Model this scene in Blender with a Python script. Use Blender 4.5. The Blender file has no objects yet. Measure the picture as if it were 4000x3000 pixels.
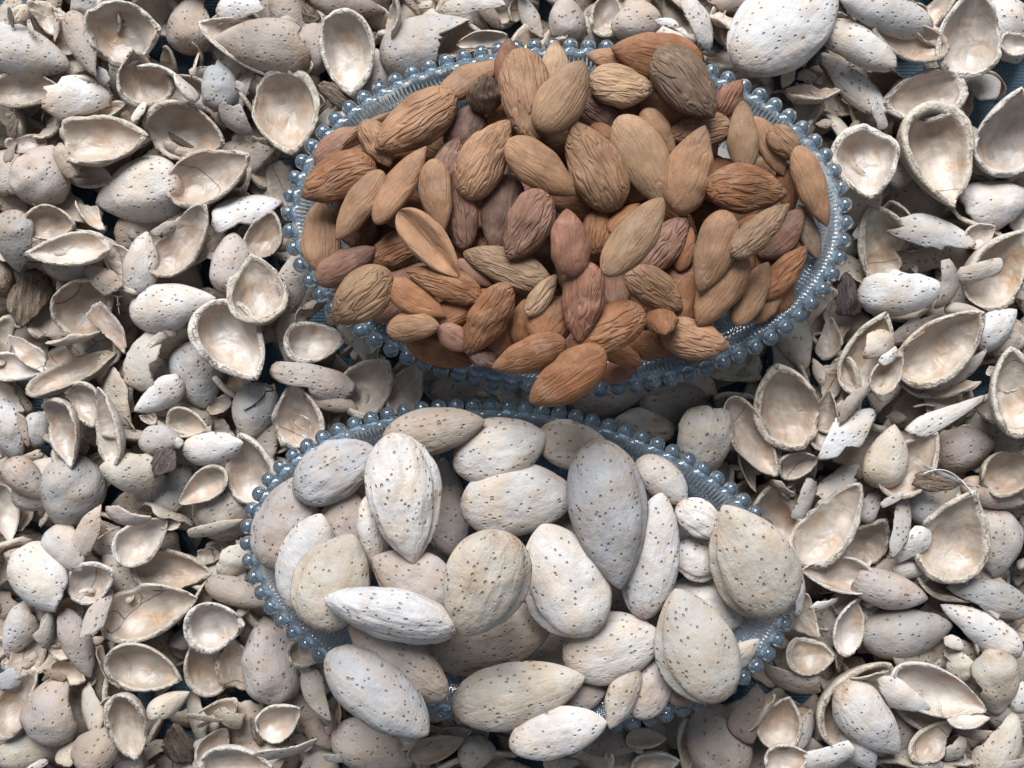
import bpy, math, random
import numpy as np
from mathutils import Matrix

# ---------------------------------------------------------------- camera, light, exposure
S = bpy.context.scene
C = S.collection
HC = 0.324                                   # camera height above the cloth, metres
HALF = math.tan(math.radians(27.0))          # half of the horizontal field of view
cd = bpy.data.cameras.new('camera'); cam = bpy.data.objects.new('camera', cd); C.objects.link(cam)
cam.location = (0, 0, HC); cam.rotation_euler = (0, 0, 0)
cd.sensor_width = 36; cd.lens = 18 / HALF; cd.clip_start = 0.01; cd.clip_end = 20
S.camera = cam
S.render.resolution_x, S.render.resolution_y = 1024, 768

wd = bpy.data.worlds.new('World'); S.world = wd; wd.use_nodes = True
bg = wd.node_tree.nodes['Background']
bg.inputs[0].default_value = (0.66, 0.78, 0.95, 1); bg.inputs[1].default_value = 0.32

ld = bpy.data.lights.new('window_light', 'AREA'); ld.shape = 'RECTANGLE'; ld.size = 1.6; ld.size_y = 1.6
ld.energy = 152; ld.color = (0.88, 0.945, 1.0)
win = bpy.data.objects.new('window_light', ld); C.objects.link(win)
win.location = (-0.34, 1.90, 1.68)
d = (Matrix.Translation((0, 0, 0)).to_translation() - win.location)
win.rotation_euler = d.to_track_quat('-Z', 'Y').to_euler()

S.view_settings.view_transform = 'Standard'; S.view_settings.look = 'None'
S.view_settings.exposure = 0.18; S.view_settings.gamma = 1
S.cycles.use_denoising = True
S.cycles.max_bounces = 10; S.cycles.transmission_bounces = 8; S.cycles.diffuse_bounces = 3
S.cycles.sample_clamp_indirect = 6

rng = np.random.default_rng(11)

# ---------------------------------------------------------------- materials
class N:
    """small helper that writes node trees"""
    def __init__(s, name):
        s.m = bpy.data.materials.new(name); s.m.use_nodes = True
        s.t = s.m.node_tree; s.b = s.t.nodes['Principled BSDF']
    def new(s, kind, **kw):
        n = s.t.nodes.new('ShaderNode' + kind)
        for k, v in kw.items(): setattr(n, k, v)
        return n
    def put(s, sock, v):
        if hasattr(v, 'is_output'): s.t.links.new(v, sock)
        else: sock.default_value = v
    def math(s, op, a, b=0.0, clamp=False):
        n = s.new('Math', operation=op, use_clamp=clamp); s.put(n.inputs[0], a); s.put(n.inputs[1], b); return n.outputs[0]
    def vec(s, op, a, b):
        n = s.new('VectorMath', operation=op); s.put(n.inputs[0], a); s.put(n.inputs[1], b); return n.outputs[0]
    def noise(s, v, scale, detail=3, rough=0.55, dist=0.0):
        n = s.new('TexNoise'); s.put(n.inputs['Vector'], v); n.inputs['Scale'].default_value = scale
        n.inputs['Detail'].default_value = detail; n.inputs['Roughness'].default_value = rough
        n.inputs['Distortion'].default_value = dist; return n.outputs[0]
    def rng(s, v, a, b, c, d, smooth=False):
        n = s.new('MapRange', interpolation_type='SMOOTHSTEP' if smooth else 'LINEAR'); s.put(n.inputs[0], v)
        for i, x in enumerate((a, b, c, d)): n.inputs[i + 1].default_value = x
        return n.outputs[0]
    def wobble(s, v, scale):
        n = s.new('TexNoise'); s.put(n.inputs['Vector'], v); n.inputs['Scale'].default_value = scale; n.inputs['Detail'].default_value = 2; return n.outputs['Color']
    def mix(s, f, a, b, mode='MIX'):
        n = s.new('Mix', data_type='RGBA', blend_type=mode); s.put(n.inputs[0], f)
        for i, x in ((6, a), (7, b)):
            if isinstance(x, tuple) and len(x) == 3: x = x + (1,)
            s.put(n.inputs[i], x)
        return n.outputs[2]
    def coords(s):
        tc = s.new('TexCoord'); oi = s.new('ObjectInfo'); s.col = oi.outputs['Color']; s.rnd = oi.outputs['Random']
        r = s.math('MULTIPLY', oi.outputs['Random'], 7.0)
        return s.vec('ADD', tc.outputs['Object'], r)
    def finish(s, col, rough, height, dist, strength=1.0, spec=0.3):
        s.put(s.b.inputs['Base Color'], col); s.put(s.b.inputs['Roughness'], rough)
        s.b.inputs['Specular IOR Level'].default_value = spec
        bp = s.new('Bump'); bp.inputs['Strength'].default_value = strength; bp.inputs['Distance'].default_value = dist
        s.put(bp.inputs['Height'], height); s.t.links.new(bp.outputs[0], s.b.inputs['Normal'])
        return s.m

def shell_outer(name, pit_r, pit_scale, groove):
    n = N(name); p = n.coords()
    patch = n.noise(p, 70, 4, 0.6)
    st = n.vec('MULTIPLY', p, (0.16, 1, 1))
    streak = n.noise(st, 520, 4, 0.65, 0.6)
    grain = n.noise(p, 1600, 3, 0.7)
    vo = n.new('TexVoronoi'); n.put(vo.inputs['Vector'], n.vec('ADD', n.vec('MULTIPLY', p, (0.72, 1, 1)), n.vec('MULTIPLY', n.wobble(p, 260), (0.0007, 0.0007, 0.0007)))); vo.inputs['Scale'].default_value = pit_scale * 1.12
    rad = n.rng(n.noise(p, 260, 2), 0.3, 0.7, pit_r * 0.35, pit_r * 1.5)
    gate = n.new('SeparateColor'); n.put(gate.inputs[0], vo.outputs['Color'])
    on = n.math('GREATER_THAN', gate.outputs[0], 0.12)
    dd = n.math('SUBTRACT', rad, vo.outputs['Distance'])
    pit = n.math('MULTIPLY', n.rng(dd, -0.035, 0.07, 0, 1, True), on)
    # irregular long pits and cracks of the hull
    longp = n.noise(n.vec('MULTIPLY', p, (0.35, 1, 1)), 330, 2, 0.5, 0.8)
    slit = n.math('MULTIPLY', n.rng(longp, 0.70, 0.76, 0, 1, True), 1.0 if groove > 0.5 else 0.0)
    dent = n.math('MULTIPLY', n.rng(vo.outputs['Distance'], 0.03, 0.30, 1, 0, True), on)
    hole = n.math('MAXIMUM', pit, n.math('MULTIPLY', slit, 0.75))
    v = n.math('ADD', n.rng(patch, 0.28, 0.72, 0.74, 1.16), n.rng(streak, 0.3, 0.7, -0.13 * groove, 0.12 * groove))
    v = n.math('ADD', v, n.rng(grain, 0.3, 0.7, -0.06, 0.06))
    cc = n.new('CombineColor')
    for i in range(3): n.put(cc.inputs[i], v)
    col = n.mix(1.0, n.col, cc.outputs[0], 'MULTIPLY')
    warm = n.rng(n.noise(p, 120, 3), 0.42, 0.70, 0.0, 0.7)
    col = n.mix(warm, col, n.mix(1.0, col, (0.98, 0.80, 0.62), 'MULTIPLY'))
    col = n.mix(n.math('MULTIPLY', hole, 0.50), col, (0.15, 0.10, 0.072))
    mid = n.noise(p, 240, 3, 0.5)
    gx = n.new('SeparateXYZ'); n.put(gx.inputs[0], n.new('TexCoord').outputs['Generated'])
    blunt = n.rng(gx.outputs[0], 0.02, 0.36, 0.5, 0.0, True)                  # grooves run together at the blunt end
    stain = n.math('MULTIPLY', n.rng(gx.outputs[0], 0.0, 0.16, 0.85, 0.0, True), n.rng(n.noise(p, 300, 4, 0.7), 0.40, 0.62, 0.0, 1.0))     # brown frayed scar where the stalk was
    col = n.mix(stain, col, n.mix(1.0, col, (0.62, 0.42, 0.28), 'MULTIPLY'))
    h = n.math('ADD', n.math('MULTIPLY', mid, 0.9), n.math('MULTIPLY', streak, n.math('ADD', blunt, groove)))
    h = n.math('ADD', h, n.math('MULTIPLY', grain, 0.16))
    h = n.math('SUBTRACT', h, n.math('ADD', n.math('MULTIPLY', hole, 0.5), n.math('MULTIPLY', dent, 0.30)))
    return n.finish(col, 0.72, h, 0.0009, 0.9, 0.28)

def shell_inner():
    n = N('shell_inner'); p = n.coords()
    st = n.vec('MULTIPLY', p, (0.3, 1, 1)); streak = n.noise(st, 380, 4, 0.6, 0.8)
    patch = n.noise(p, 90, 3); wavy = n.noise(p, 190, 2, 0.5, 0.5)
    base = n.mix(0.58, n.col, (0.455, 0.345, 0.262))
    v = n.math('ADD', n.rng(patch, 0.3, 0.7, 0.72, 1.14), n.rng(streak, 0.3, 0.7, -0.16, 0.14))
    cc = n.new('CombineColor')
    for i in range(3): n.put(cc.inputs[i], v)
    col = n.mix(1.0, base, cc.outputs[0], 'MULTIPLY')
    tan = n.rng(n.noise(p, 130, 3), 0.48, 0.74, 0, 0.85)
    col = n.mix(tan, col, n.mix(1.0, col, (0.90, 0.66, 0.45), 'MULTIPLY'))
    cv = n.new('TexVoronoi', feature='DISTANCE_TO_EDGE'); n.put(cv.inputs['Vector'], n.vec('ADD', p, n.vec('MULTIPLY', n.wobble(p, 150), (0.0025, 0.0025, 0.0025)))); cv.inputs['Scale'].default_value = 42
    crack = n.math('MULTIPLY', n.math('LESS_THAN', cv.outputs['Distance'], 0.006), n.math('GREATER_THAN', n.rnd, 0.80))    # hairline cracks in some bowls
    col = n.mix(n.math('MULTIPLY', crack, 0.75), col, (0.12, 0.07, 0.045))
    h = n.math('ADD', n.math('MULTIPLY', wavy, 1.0), n.math('MULTIPLY', streak, 0.25))
    h = n.math('SUBTRACT', h, n.math('MULTIPLY', crack, 0.5))
    return n.finish(col, n.rng(streak, 0.3, 0.7, 0.36, 0.52), h, 0.0011, 0.8, 0.5)

def shell_rim():
    n = N('shell_rim'); p = n.coords()
    at = n.new('Attribute', attribute_name='rimv'); q = at.outputs['Fac']
    jit = n.math('ADD', q, n.rng(n.noise(p, 500, 3), 0.3, 0.7, -0.28, 0.28))
    line = n.math('MULTIPLY', n.rng(n.math('ABSOLUTE', n.math('SUBTRACT', jit, 0.58)), 0.05, 0.16, 1, 0, True), n.rng(n.noise(p, 160, 2), 0.35, 0.6, 0.1, 0.9))
    fib = n.noise(n.vec('MULTIPLY', p, (1, 1, 0.35)), 1500, 4, 0.7)
    base = n.mix(0.5, n.col, (0.58, 0.49, 0.39))
    v = n.math('ADD', n.rng(fib, 0.3, 0.7, 0.74, 1.16), n.rng(n.noise(p, 300, 3), 0.3, 0.7, -0.12, 0.1))
    cc = n.new('CombineColor')
    for i in range(3): n.put(cc.inputs[i], v)
    col = n.mix(1.0, base, cc.outputs[0], 'MULTIPLY')
    col = n.mix(line, col, (0.20, 0.12, 0.072))
    h = n.math('ADD', n.noise(p, 700, 4, 0.7), n.math('MULTIPLY', fib, 0.4))
    return n.finish(col, 0.85, h, 0.0008, 0.9, 0.2)

def husk_mat():
    n = N('husk_fibre'); p = n.coords()
    st = n.vec('MULTIPLY', p, (0.14, 1, 1)); fib = n.noise(st, 900, 5, 0.7, 1.2); mid = n.noise(st, 300, 3, 0.6, 1.5)
    v = n.math('ADD', n.rng(fib, 0.3, 0.7, 0.45, 1.3), n.rng(mid, 0.3, 0.7, -0.25, 0.35))
    cc = n.new('CombineColor')
    for i in range(3): n.put(cc.inputs[i], v)
    col = n.mix(1.0, n.col, cc.outputs[0], 'MULTIPLY')
    h = n.math('ADD', fib, n.math('MULTIPLY', mid, 1.6))
    return n.finish(col, 0.88, h, 0.0016, 1.0, 0.15)

def kernel_mat(name, wr, ridge_scale):
    n = N(name); p = n.coords()
    st = n.vec('MULTIPLY', p, (0.17, 1, 1))
    ridge = n.noise(st, ridge_scale, 1.5, 0.45, 0.7)
    rid = n.math('ABSOLUTE', n.math('SUBTRACT', ridge, 0.5))      # creased wrinkles
    fine = n.noise(st, 1500, 3, 0.6, 0.4); fuzz = n.noise(p, 3600, 2, 0.7)
    patch = n.noise(p, 95, 4, 0.6)
    v = n.math('ADD', n.rng(patch, 0.3, 0.7, 0.66, 1.22), n.rng(fine, 0.3, 0.7, -0.10, 0.10))
    v = n.math('ADD', v, n.rng(fuzz, 0.3, 0.7, -0.13, 0.15))
    v = n.math('MULTIPLY', v, n.rng(rid, 0.0, 0.09, 1 - 0.16 * wr, 1 + 0.05 * wr))
    cc = n.new('CombineColor')
    for i in range(3): n.put(cc.inputs[i], v)
    col = n.mix(1.0, n.col, cc.outputs[0], 'MULTIPLY')
    dust = n.rng(n.noise(p, 210, 4, 0.7), 0.46, 0.78, 0.0, 0.30)
    col = n.mix(dust, col, (0.45, 0.31, 0.22))
    dark = n.rng(n.noise(p, 130, 3), 0.60, 0.82, 0.0, 0.55)
    col = n.mix(dark, col, (0.09, 0.045, 0.03))
    gx = n.new('SeparateXYZ'); n.put(gx.inputs[0], n.new('TexCoord').outputs['Generated'])
    tip = n.math('MULTIPLY', n.rng(gx.outputs[0], 0.80, 0.99, 0, 0.75, True), n.rng(n.noise(p, 60, 2), 0.35, 0.6, 0.2, 1))   # browner dry tip
    col = n.mix(tip, col, (0.13, 0.062, 0.035))
    h = n.math('ADD', n.math('MULTIPLY', n.rng(rid, 0.0, 0.16, 0, 1, True), wr), n.math('MULTIPLY', fine, 0.16))
    h = n.math('ADD', h, n.math('MULTIPLY', fuzz, 0.16))
    return n.finish(col, 0.66, h, 0.0008, 1.0, 0.25)

def glass_mat(name, clear):
    n = N(name); b = n.b
    tc = n.new('TexCoord')
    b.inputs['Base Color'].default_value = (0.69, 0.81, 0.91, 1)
    b.inputs['Transmission Weight'].default_value = clear; b.inputs['IOR'].default_value = 1.5  # not fully clear: pale blue diffuse colour stands in for caught sky light
    n.put(b.inputs['Roughness'], n.rng(n.noise(tc.outputs['Object'], 90, 4, 0.7), 0.35, 0.8, 0.015, 0.09))
    bp = n.new('Bump'); bp.inputs['Strength'].default_value = 0.25; bp.inputs['Distance'].default_value = 0.0006
    n.put(bp.inputs['Height'], n.noise(tc.outputs['Object'], 260, 2)); n.t.links.new(bp.outputs[0], b.inputs['Normal'])
    return n.m

def cloth_mat():
    n = N('slate_blue_cloth'); tc = n.new('TexCoord'); p = tc.outputs['Object']
    w1 = n.new('TexWave', bands_direction='X'); n.put(w1.inputs['Vector'], p); w1.inputs['Scale'].default_value = 300
    w2 = n.new('TexWave', bands_direction='Y'); n.put(w2.inputs['Vector'], p); w2.inputs['Scale'].default_value = 300
    v = n.math('MULTIPLY', n.math('ADD', w1.outputs[1], w2.outputs[1]), 0.5)
    col = n.mix(n.rng(n.noise(p, 45, 4), 0.3, 0.7, 0, 1), (0.055, 0.085, 0.11), (0.12, 0.175, 0.21))
    return n.finish(col, 0.9, n.math('ADD', v, n.noise(p, 900, 3)), 0.0004, 0.8, 0.1)

M_OUT = shell_outer('shell_outer', 0.175, 540, 0.12)
M_OUT2 = shell_outer('shell_outer_deep_pits', 0.20, 530, 0.50)
M_IN, M_RIM, M_HUSK = shell_inner(), shell_rim(), husk_mat()
M_K = kernel_mat('kernel_skin', 0.15, 520); M_KR = kernel_mat('kernel_skin_ridged', 0.42, 560)
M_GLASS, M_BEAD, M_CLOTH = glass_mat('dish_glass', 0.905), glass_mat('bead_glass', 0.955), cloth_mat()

PAL = dict(w=(0.515, 0.465, 0.43), s=(0.325, 0.30, 0.29), g=(0.375, 0.333, 0.305), b=(0.345, 0.277, 0.228), y=(0.425, 0.362, 0.30),
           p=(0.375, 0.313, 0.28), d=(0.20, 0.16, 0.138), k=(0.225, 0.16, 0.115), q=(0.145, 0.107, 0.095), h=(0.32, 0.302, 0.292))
KPAL = dict(o=(0.225, 0.092, 0.038), t=(0.265, 0.136, 0.071), m=(0.20, 0.096, 0.06), v=(0.118, 0.058, 0.042),
            e=(0.25, 0.143, 0.078), l=(0.37, 0.225, 0.13), r=(0.205, 0.086, 0.05), n=(0.135, 0.082, 0.052))

# ---------------------------------------------------------------- shapes
def waves(P, freq, seed, k=5):
    r = np.random.default_rng(seed); out = np.zeros(len(P))
    for i in range(k):
        d = r.normal(size=3); d /= np.linalg.norm(d)
        out += np.sin(P @ d * freq * (0.7 + 0.9 * r.random()) + r.random() * 6.28)
    return out / k ** 0.5

def ring_noise(a, seed, octs=(2, 3, 5, 8, 13, 20, 27), fall=0.66):
    r = np.random.default_rng(seed); out = np.zeros_like(a); amp = 1.0
    for o in octs:
        out += amp * np.sin(o * a + r.random() * 6.28) * (0.5 + r.random()); amp *= fall
    return out / 1.8

def width(u, a, b):
    u = np.clip(u, -1, 1); us = (b - a) / (a + b)
    return (1 + u) ** b * (1 - u) ** a / ((1 + us) ** b * (1 - us) ** a)

def nut(u, cy, cz, L, W, T, a, b, bend, keel=0.0):
    w = width(u, a, b)
    kk = 1 + keel * (np.exp(-(cz / 0.13) ** 2) - 0.35 * np.exp(-((np.abs(cz) - 0.34) / 0.10) ** 2)) * (cy > 0)
    y = W / 2 * w * cy * kk + bend * W * (1 - u * u) - bend * W * 0.5
    z = T / 2 * w ** 0.92 * np.sign(cz) * np.abs(cz) ** 0.95
    return np.stack([L / 2 * u, y, z], -1)

def closed_body(L, W, T, seed, nu, nv, a, b, bend, keel, dent, lump, conc=0.0):
    """a whole nut or kernel: one closed skin, its tip on +x"""
    th = np.linspace(0, math.pi, nu + 1); ps = np.arange(nv) * 2 * math.pi / nv
    T_, P_ = np.meshgrid(th[1:-1], ps, indexing='ij')
    u = -np.cos(T_).ravel(); cy = np.cos(P_).ravel(); cz = np.sin(P_).ravel()
    V = nut(u, cy, cz, L, W, T, a, b, bend, keel)
    if conc:
        inn = np.exp(-(cy / 0.62) ** 2) * np.clip(1 - u * u, 0, 1) ** 0.5
        V[:, 2] -= np.where(cz > 0, conc * T * inn, 0)
    V = np.vstack([[[-L / 2, -bend * W * 0.5, 0]], V, [[L / 2, -bend * W * 0.5, 0]]])
    r = V / np.maximum(np.linalg.norm(V, axis=1, keepdims=True), 1e-9)
    fade = np.clip(1.15 - np.abs(V[:, :1] / (L / 2)), 0.05, 1)
    sx = V * np.array([0.25, 1, 1])
    V = V + r * fade * (waves(V, 2.6 * 6.28 / L, seed)[:, None] * dent * W + waves(sx, 7 * 6.28 / W, seed + 1, 7)[:, None] * lump * W)
    F = []
    R = lambda i, j: 1 + i * nv + j % nv
    last = len(V) - 1
    for j in range(nv):
        F.append((0, R(0, j + 1), R(0, j))); F.append((last, R(nu - 2, j), R(nu - 2, j + 1)))
    for i in range(nu - 2):
        for j in range(nv): F.append((R(i, j), R(i, j + 1), R(i + 1, j + 1), R(i + 1, j)))
    return V, F, None, None

def shell(L, W, seed, frag=False, jag=0.03, notches=(), thick=None, depth=None, na=68, no=11, ni=8, small=False, breaks=(0, 3, 0.72, 0.97)):
    """half of a nut shell or a curved broken piece of it: outer skin, broken edge with thickness, inner skin. Hollow opens to +z, tip on +x"""
    r = np.random.default_rng(seed)
    if frag: na, no, ni = (30, 5, 4) if small else (48, 8, 6)
    t = thick if thick else min(0.0018, 0.088 * W) * (0.75 + 0.5 * r.random())
    T = 2 * (depth if depth else (0.30 if frag else 0.46)) * W
    a, b = (0.55 + 0.1 * r.random(), 0.5) if frag else (0.72 + 0.18 * r.random(), 0.47 + 0.06 * r.random())
    bend = r.uniform(-0.05, 0.05)
    A = np.arange(na) * 2 * math.pi / na
    R = (0.80 if frag else 1.0) - (0 if frag else jag) + jag * ring_noise(A, seed + 5)
    R0 = R.copy()
    def cut(deg, dist):                                        # a straight snapped edge
        c = np.cos(A - math.radians(deg)); return np.where(c > 0.08, dist / np.maximum(c, 0.08), 9.0)
    if frag:
        a0 = r.uniform(0, 360); kk = r.integers(3, 6)
        for q in range(kk):
            R = np.minimum(R, cut(a0 + q * 300 / kk + r.uniform(-22, 22), r.uniform(0.36, 0.66)))
        R = R * (1 + 0.5 * jag * ring_noise(A, seed + 6, (7, 11, 16, 21)))
    else:
        for q in range(r.integers(breaks[0], breaks[1] + 1)): R = np.minimum(R, cut(r.uniform(0, 360), r.uniform(breaks[2], breaks[3])) * (1 + 0.035 * ring_noise(A, seed + 6 + q, (7, 11, 16, 23))))
    for (deg, dep, wid) in notches:
        dlt = (np.degrees(A) - deg + 180) % 360 - 180
        R -= dep * np.clip(1 - np.abs(dlt) / wid, 0, 1) ** 0.6 * (1 + 0.25 * ring_noise(A, seed + 9, (6, 9, 14)))
    if not frag: R = R * (1 + 0.010 * ring_noise(A, seed + 21, (9, 14, 19, 26, 31), 0.95))
    R = np.clip(R, 0.18, 1.06 if not frag else 1.0)
    if frag:
        # keep the piece's length: tell how far it reaches
        pass
    def skin(n, k, LL, WW, TT):
        rows = []
        for i in range(k + 1):
            ph = (i / k) * R * math.pi / 2
            sx, sy, sz = np.sin(ph) * np.cos(A), np.sin(ph) * np.sin(A), -np.cos(ph)
            rr = np.sqrt(np.maximum(sy * sy + sz * sz, 1e-12))
            rows.append(nut(sx, sy / rr, sz / rr, LL, WW, TT, a, b, bend))
        return np.array(rows)
    O = skin(0, no, L, W, T); I = skin(0, ni, L - 2.4 * t, W - 2 * t, T - 2 * t)
    wall = np.clip(0.95 + 0.38 * ring_noise(A, seed + 31, (1, 2, 3, 5, 9)), 0.4, 1.45)[None, :, None]      # the wall is thicker here, thinner there
    Io = skin(0, ni, L, W, T); wall = 1 + (wall - 1) * (np.arange(ni + 1) / ni)[:, None, None] ** 1.5; I = Io + (I - Io) * wall
    O = O + (waves(O.reshape(-1, 3), 2.5 * 6.28 / L, seed + 2) * 0.016 * W).reshape(O.shape[:2])[..., None] * np.array([0.3, 0.5, 1])
    I = I + (waves(I.reshape(-1, 3), 3.5 * 6.28 / L, seed + 3) * 0.016 * W).reshape(I.shape[:2])[..., None] * np.array([0.2, 0.3, 1])
    mids = []
    for f in (0.33, 0.66):
        m = O[-1] * (1 - f) + I[-1] * f
        m = m + r.normal(size=(na, 3)) * t * 0.12 + np.array([0, 0, 1]) * t * 0.22
        mids.append(m)
    V = [O[0, 0]]; mi = []; F = []; rv = [0.0]
    def ring(rows, val):
        i0 = len(V)
        V.extend(rows); rv.extend([val] * na); return i0
    rings = [ring(O[i], 0.0) for i in range(1, no + 1)]
    n_out = len(rings)
    rings += [ring(mids[0], 0.33), ring(mids[1], 0.66)]
    rings += [ring(I[i], 1.0) for i in range(ni, 0, -1)]
    V.append(I[0, 0]); rv.append(1.0); last = len(V) - 1
    for j in range(na):
        k = (j + 1) % na
        F.append((0, rings[0] + j, rings[0] + k)[::-1]); mi.append(0)
        F.append((last, rings[-1] + k, rings[-1] + j)[::-1]); mi.append(1)
    for q in range(len(rings) - 1):
        mat = 0 if q < n_out - 1 else (2 if q < n_out + 2 else 1)
        for j in range(na):
            k = (j + 1) % na
            F.append((rings[q] + j, rings[q + 1] + j, rings[q + 1] + k, rings[q] + k)[::-1]); mi.append(mat)
    V = np.array(V)
    mn, mx = V.min(0), V.max(0); V = V - np.array([(mn[0] + mx[0]) / 2, (mn[1] + mx[1]) / 2, (mn[2] + mx[2]) / 2])
    if frag:                                                  # a broken piece keeps the length and width it was asked for
        V = V * np.array([L * 0.93 / (mx[0] - mn[0]), W * 0.93 / (mx[1] - mn[1]), 1])
    else:
        V = V * np.array([min(1.3, L / (mx[0] - mn[0])), min(1.3, W / (mx[1] - mn[1])), 1])
    return V, F, mi, rv

def mesh_of(name, V, F, mats, mi=None, rv=None):
    me = bpy.data.meshes.new(name); me.from_pydata([tuple(v) for v in V], [], F)
    for m in mats: me.materials.append(m)
    if mi: me.polygons.foreach_set('material_index', mi)
    me.polygons.foreach_set('use_smooth', [True] * len(F))
    if rv is not None:
        at = me.attributes.new('rimv', 'FLOAT', 'POINT'); at.data.foreach_set('value', rv)
    me.update(); return me

def tag(o, label=None, cat=None, group=None, kind=None):
    for k, v in (('label', label), ('category', cat), ('group', group), ('kind', kind)):
        if v: o[k] = v
    return o

# ---------------------------------------------------------------- from a place in the photograph to a place on the table
TILES = dict(A1=(0, 0, 2.212), A2=(0, 750, 2.212), A3=(0, 1500, 2.212), A4=(0, 2250, 2.212),
             E1=(3000, 0, 2.212), E2=(3000, 750, 2.212), E3=(3000, 1500, 2.212), E4=(3000, 2250, 2.212),
             T1=(750, 0, 1.58), T2=(2000, 0, 1.58), M1=(900, 1500, 1.8433), M2=(2000, 1500, 1.8433), M3=(900, 2100, 1.8433),
             M4=(2000, 2100, 1.8433), K1=(1000, 100, 1.8433), K2=(2200, 100, 1.8433), K3=(1000, 800, 1.8433), K4=(2200, 800, 1.8433),
             P=(0, 0, 0.553))
def mpp(z): return 2 * (HC - z) * HALF / 4000          # metres per photo pixel at height z
def spot(t, x, y, z):
    x0, y0, s = TILES[t]; px, py = x0 + x / s, y0 + y / s
    return (px - 2000) * mpp(z), (1500 - py) * mpp(z)

# ---------------------------------------------------------------- the two oval dishes
RIM_Z = 0.036
class Dish:
    def __init__(s, cx, cy, a, b, deg):                   # ellipse of the rim, overview pixels
        k = mpp(RIM_Z) / 0.553
        s.x, s.y = (cx / 0.553 - 2000) * mpp(RIM_Z), (1500 - cy / 0.553) * mpp(RIM_Z)
        s.a, s.b, s.rot = a * k - 0.0019, b * k - 0.0019, math.radians(-deg)      # to the bead centres
    def local(s, X, Y):
        dx, dy = X - s.x, Y - s.y; c, n = math.cos(s.rot), math.sin(s.rot)
        return dx * c + dy * n, -dx * n + dy * c
    def inside(s, X, Y):                                  # distance inwards from the line of beads
        u, v = s.local(X, Y); rho = np.sqrt((u / s.a) ** 2 + (v / s.b) ** 2) + 1e-9
        g = np.sqrt((u / s.a ** 2) ** 2 + (v / s.b ** 2) ** 2) / rho
        return (1 - rho) / g
    def outward(s, X, Y):
        u, v = s.local(X, Y); gu, gv = u / s.a ** 2, v / s.b ** 2; L = math.hypot(gu, gv) + 1e-9
        gu, gv = gu / L, gv / L; c, n = math.cos(s.rot), math.sin(s.rot)
        return gu * c - gv * n, gu * n + gv * c
UP = Dish(1226, 470, 619, 389, 1.0)
LOW = Dish(1120, 1225, 607, 357, 8.5)
IN_D = np.array([-0.002, 0.0, 0.003, 0.0065, 0.009, 0.013, 0.019, 0.026, 1.0]); IN_Z = np.array([0.0375, 0.0375, 0.037, 0.0345, 0.030, 0.017, 0.0075, 0.005, 0.005])
OUT_D = np.array([-0.002, 0.0, 0.006, 0.010, 0.016, 0.022, 1.0]); OUT_Z = np.array([0.0345, 0.034, 0.029, 0.016, 0.005, 0.001, 0.0])

# height of whatever lies on the table so far, one cell per millimetre
CELL, X0, Y0 = 0.001, -0.22, -0.18
HM = np.zeros((440, 360))
def cells(X, Y):
    return np.clip(((X - X0) / CELL).astype(int), 0, 439), np.clip(((Y - Y0) / CELL).astype(int), 0, 359)
def drop(V, q):
    ix, iy = cells(V[:, 0], V[:, 1]); return -np.quantile(V[:, 2] - HM[ix, iy], q)
def pile(V):
    for dx in (-1, 0, 1):
        for dy in (-1, 0, 1):
            ix, iy = cells(V[:, 0] + dx * CELL, V[:, 1] + dy * CELL)
            np.maximum.at(HM, (ix, iy), V[:, 2] - (0.0006 if dx or dy else 0))

def rot3(roll, pitch, yaw):
    r, p, y = (math.radians(v) for v in (-roll, -pitch, yaw))
    Rx = np.array([[1, 0, 0], [0, math.cos(r), -math.sin(r)], [0, math.sin(r), math.cos(r)]])
    Ry = np.array([[math.cos(p), 0, math.sin(p)], [0, 1, 0], [-math.sin(p), 0, math.cos(p)]])
    Rz = np.array([[math.cos(y), -math.sin(y), 0], [math.sin(y), math.cos(y), 0], [0, 0, 1]])
    return Rz @ Ry @ Rx

def jitter(c, amt=0.05):
    v = 1 + rng.normal() * amt
    w = rng.normal() * 0.02
    return tuple(float(np.clip(x * v * (1 + w * k), 0.01, 0.95)) for x, k in zip(c, (0.6, 0, -1))) + (1.0,)
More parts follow.
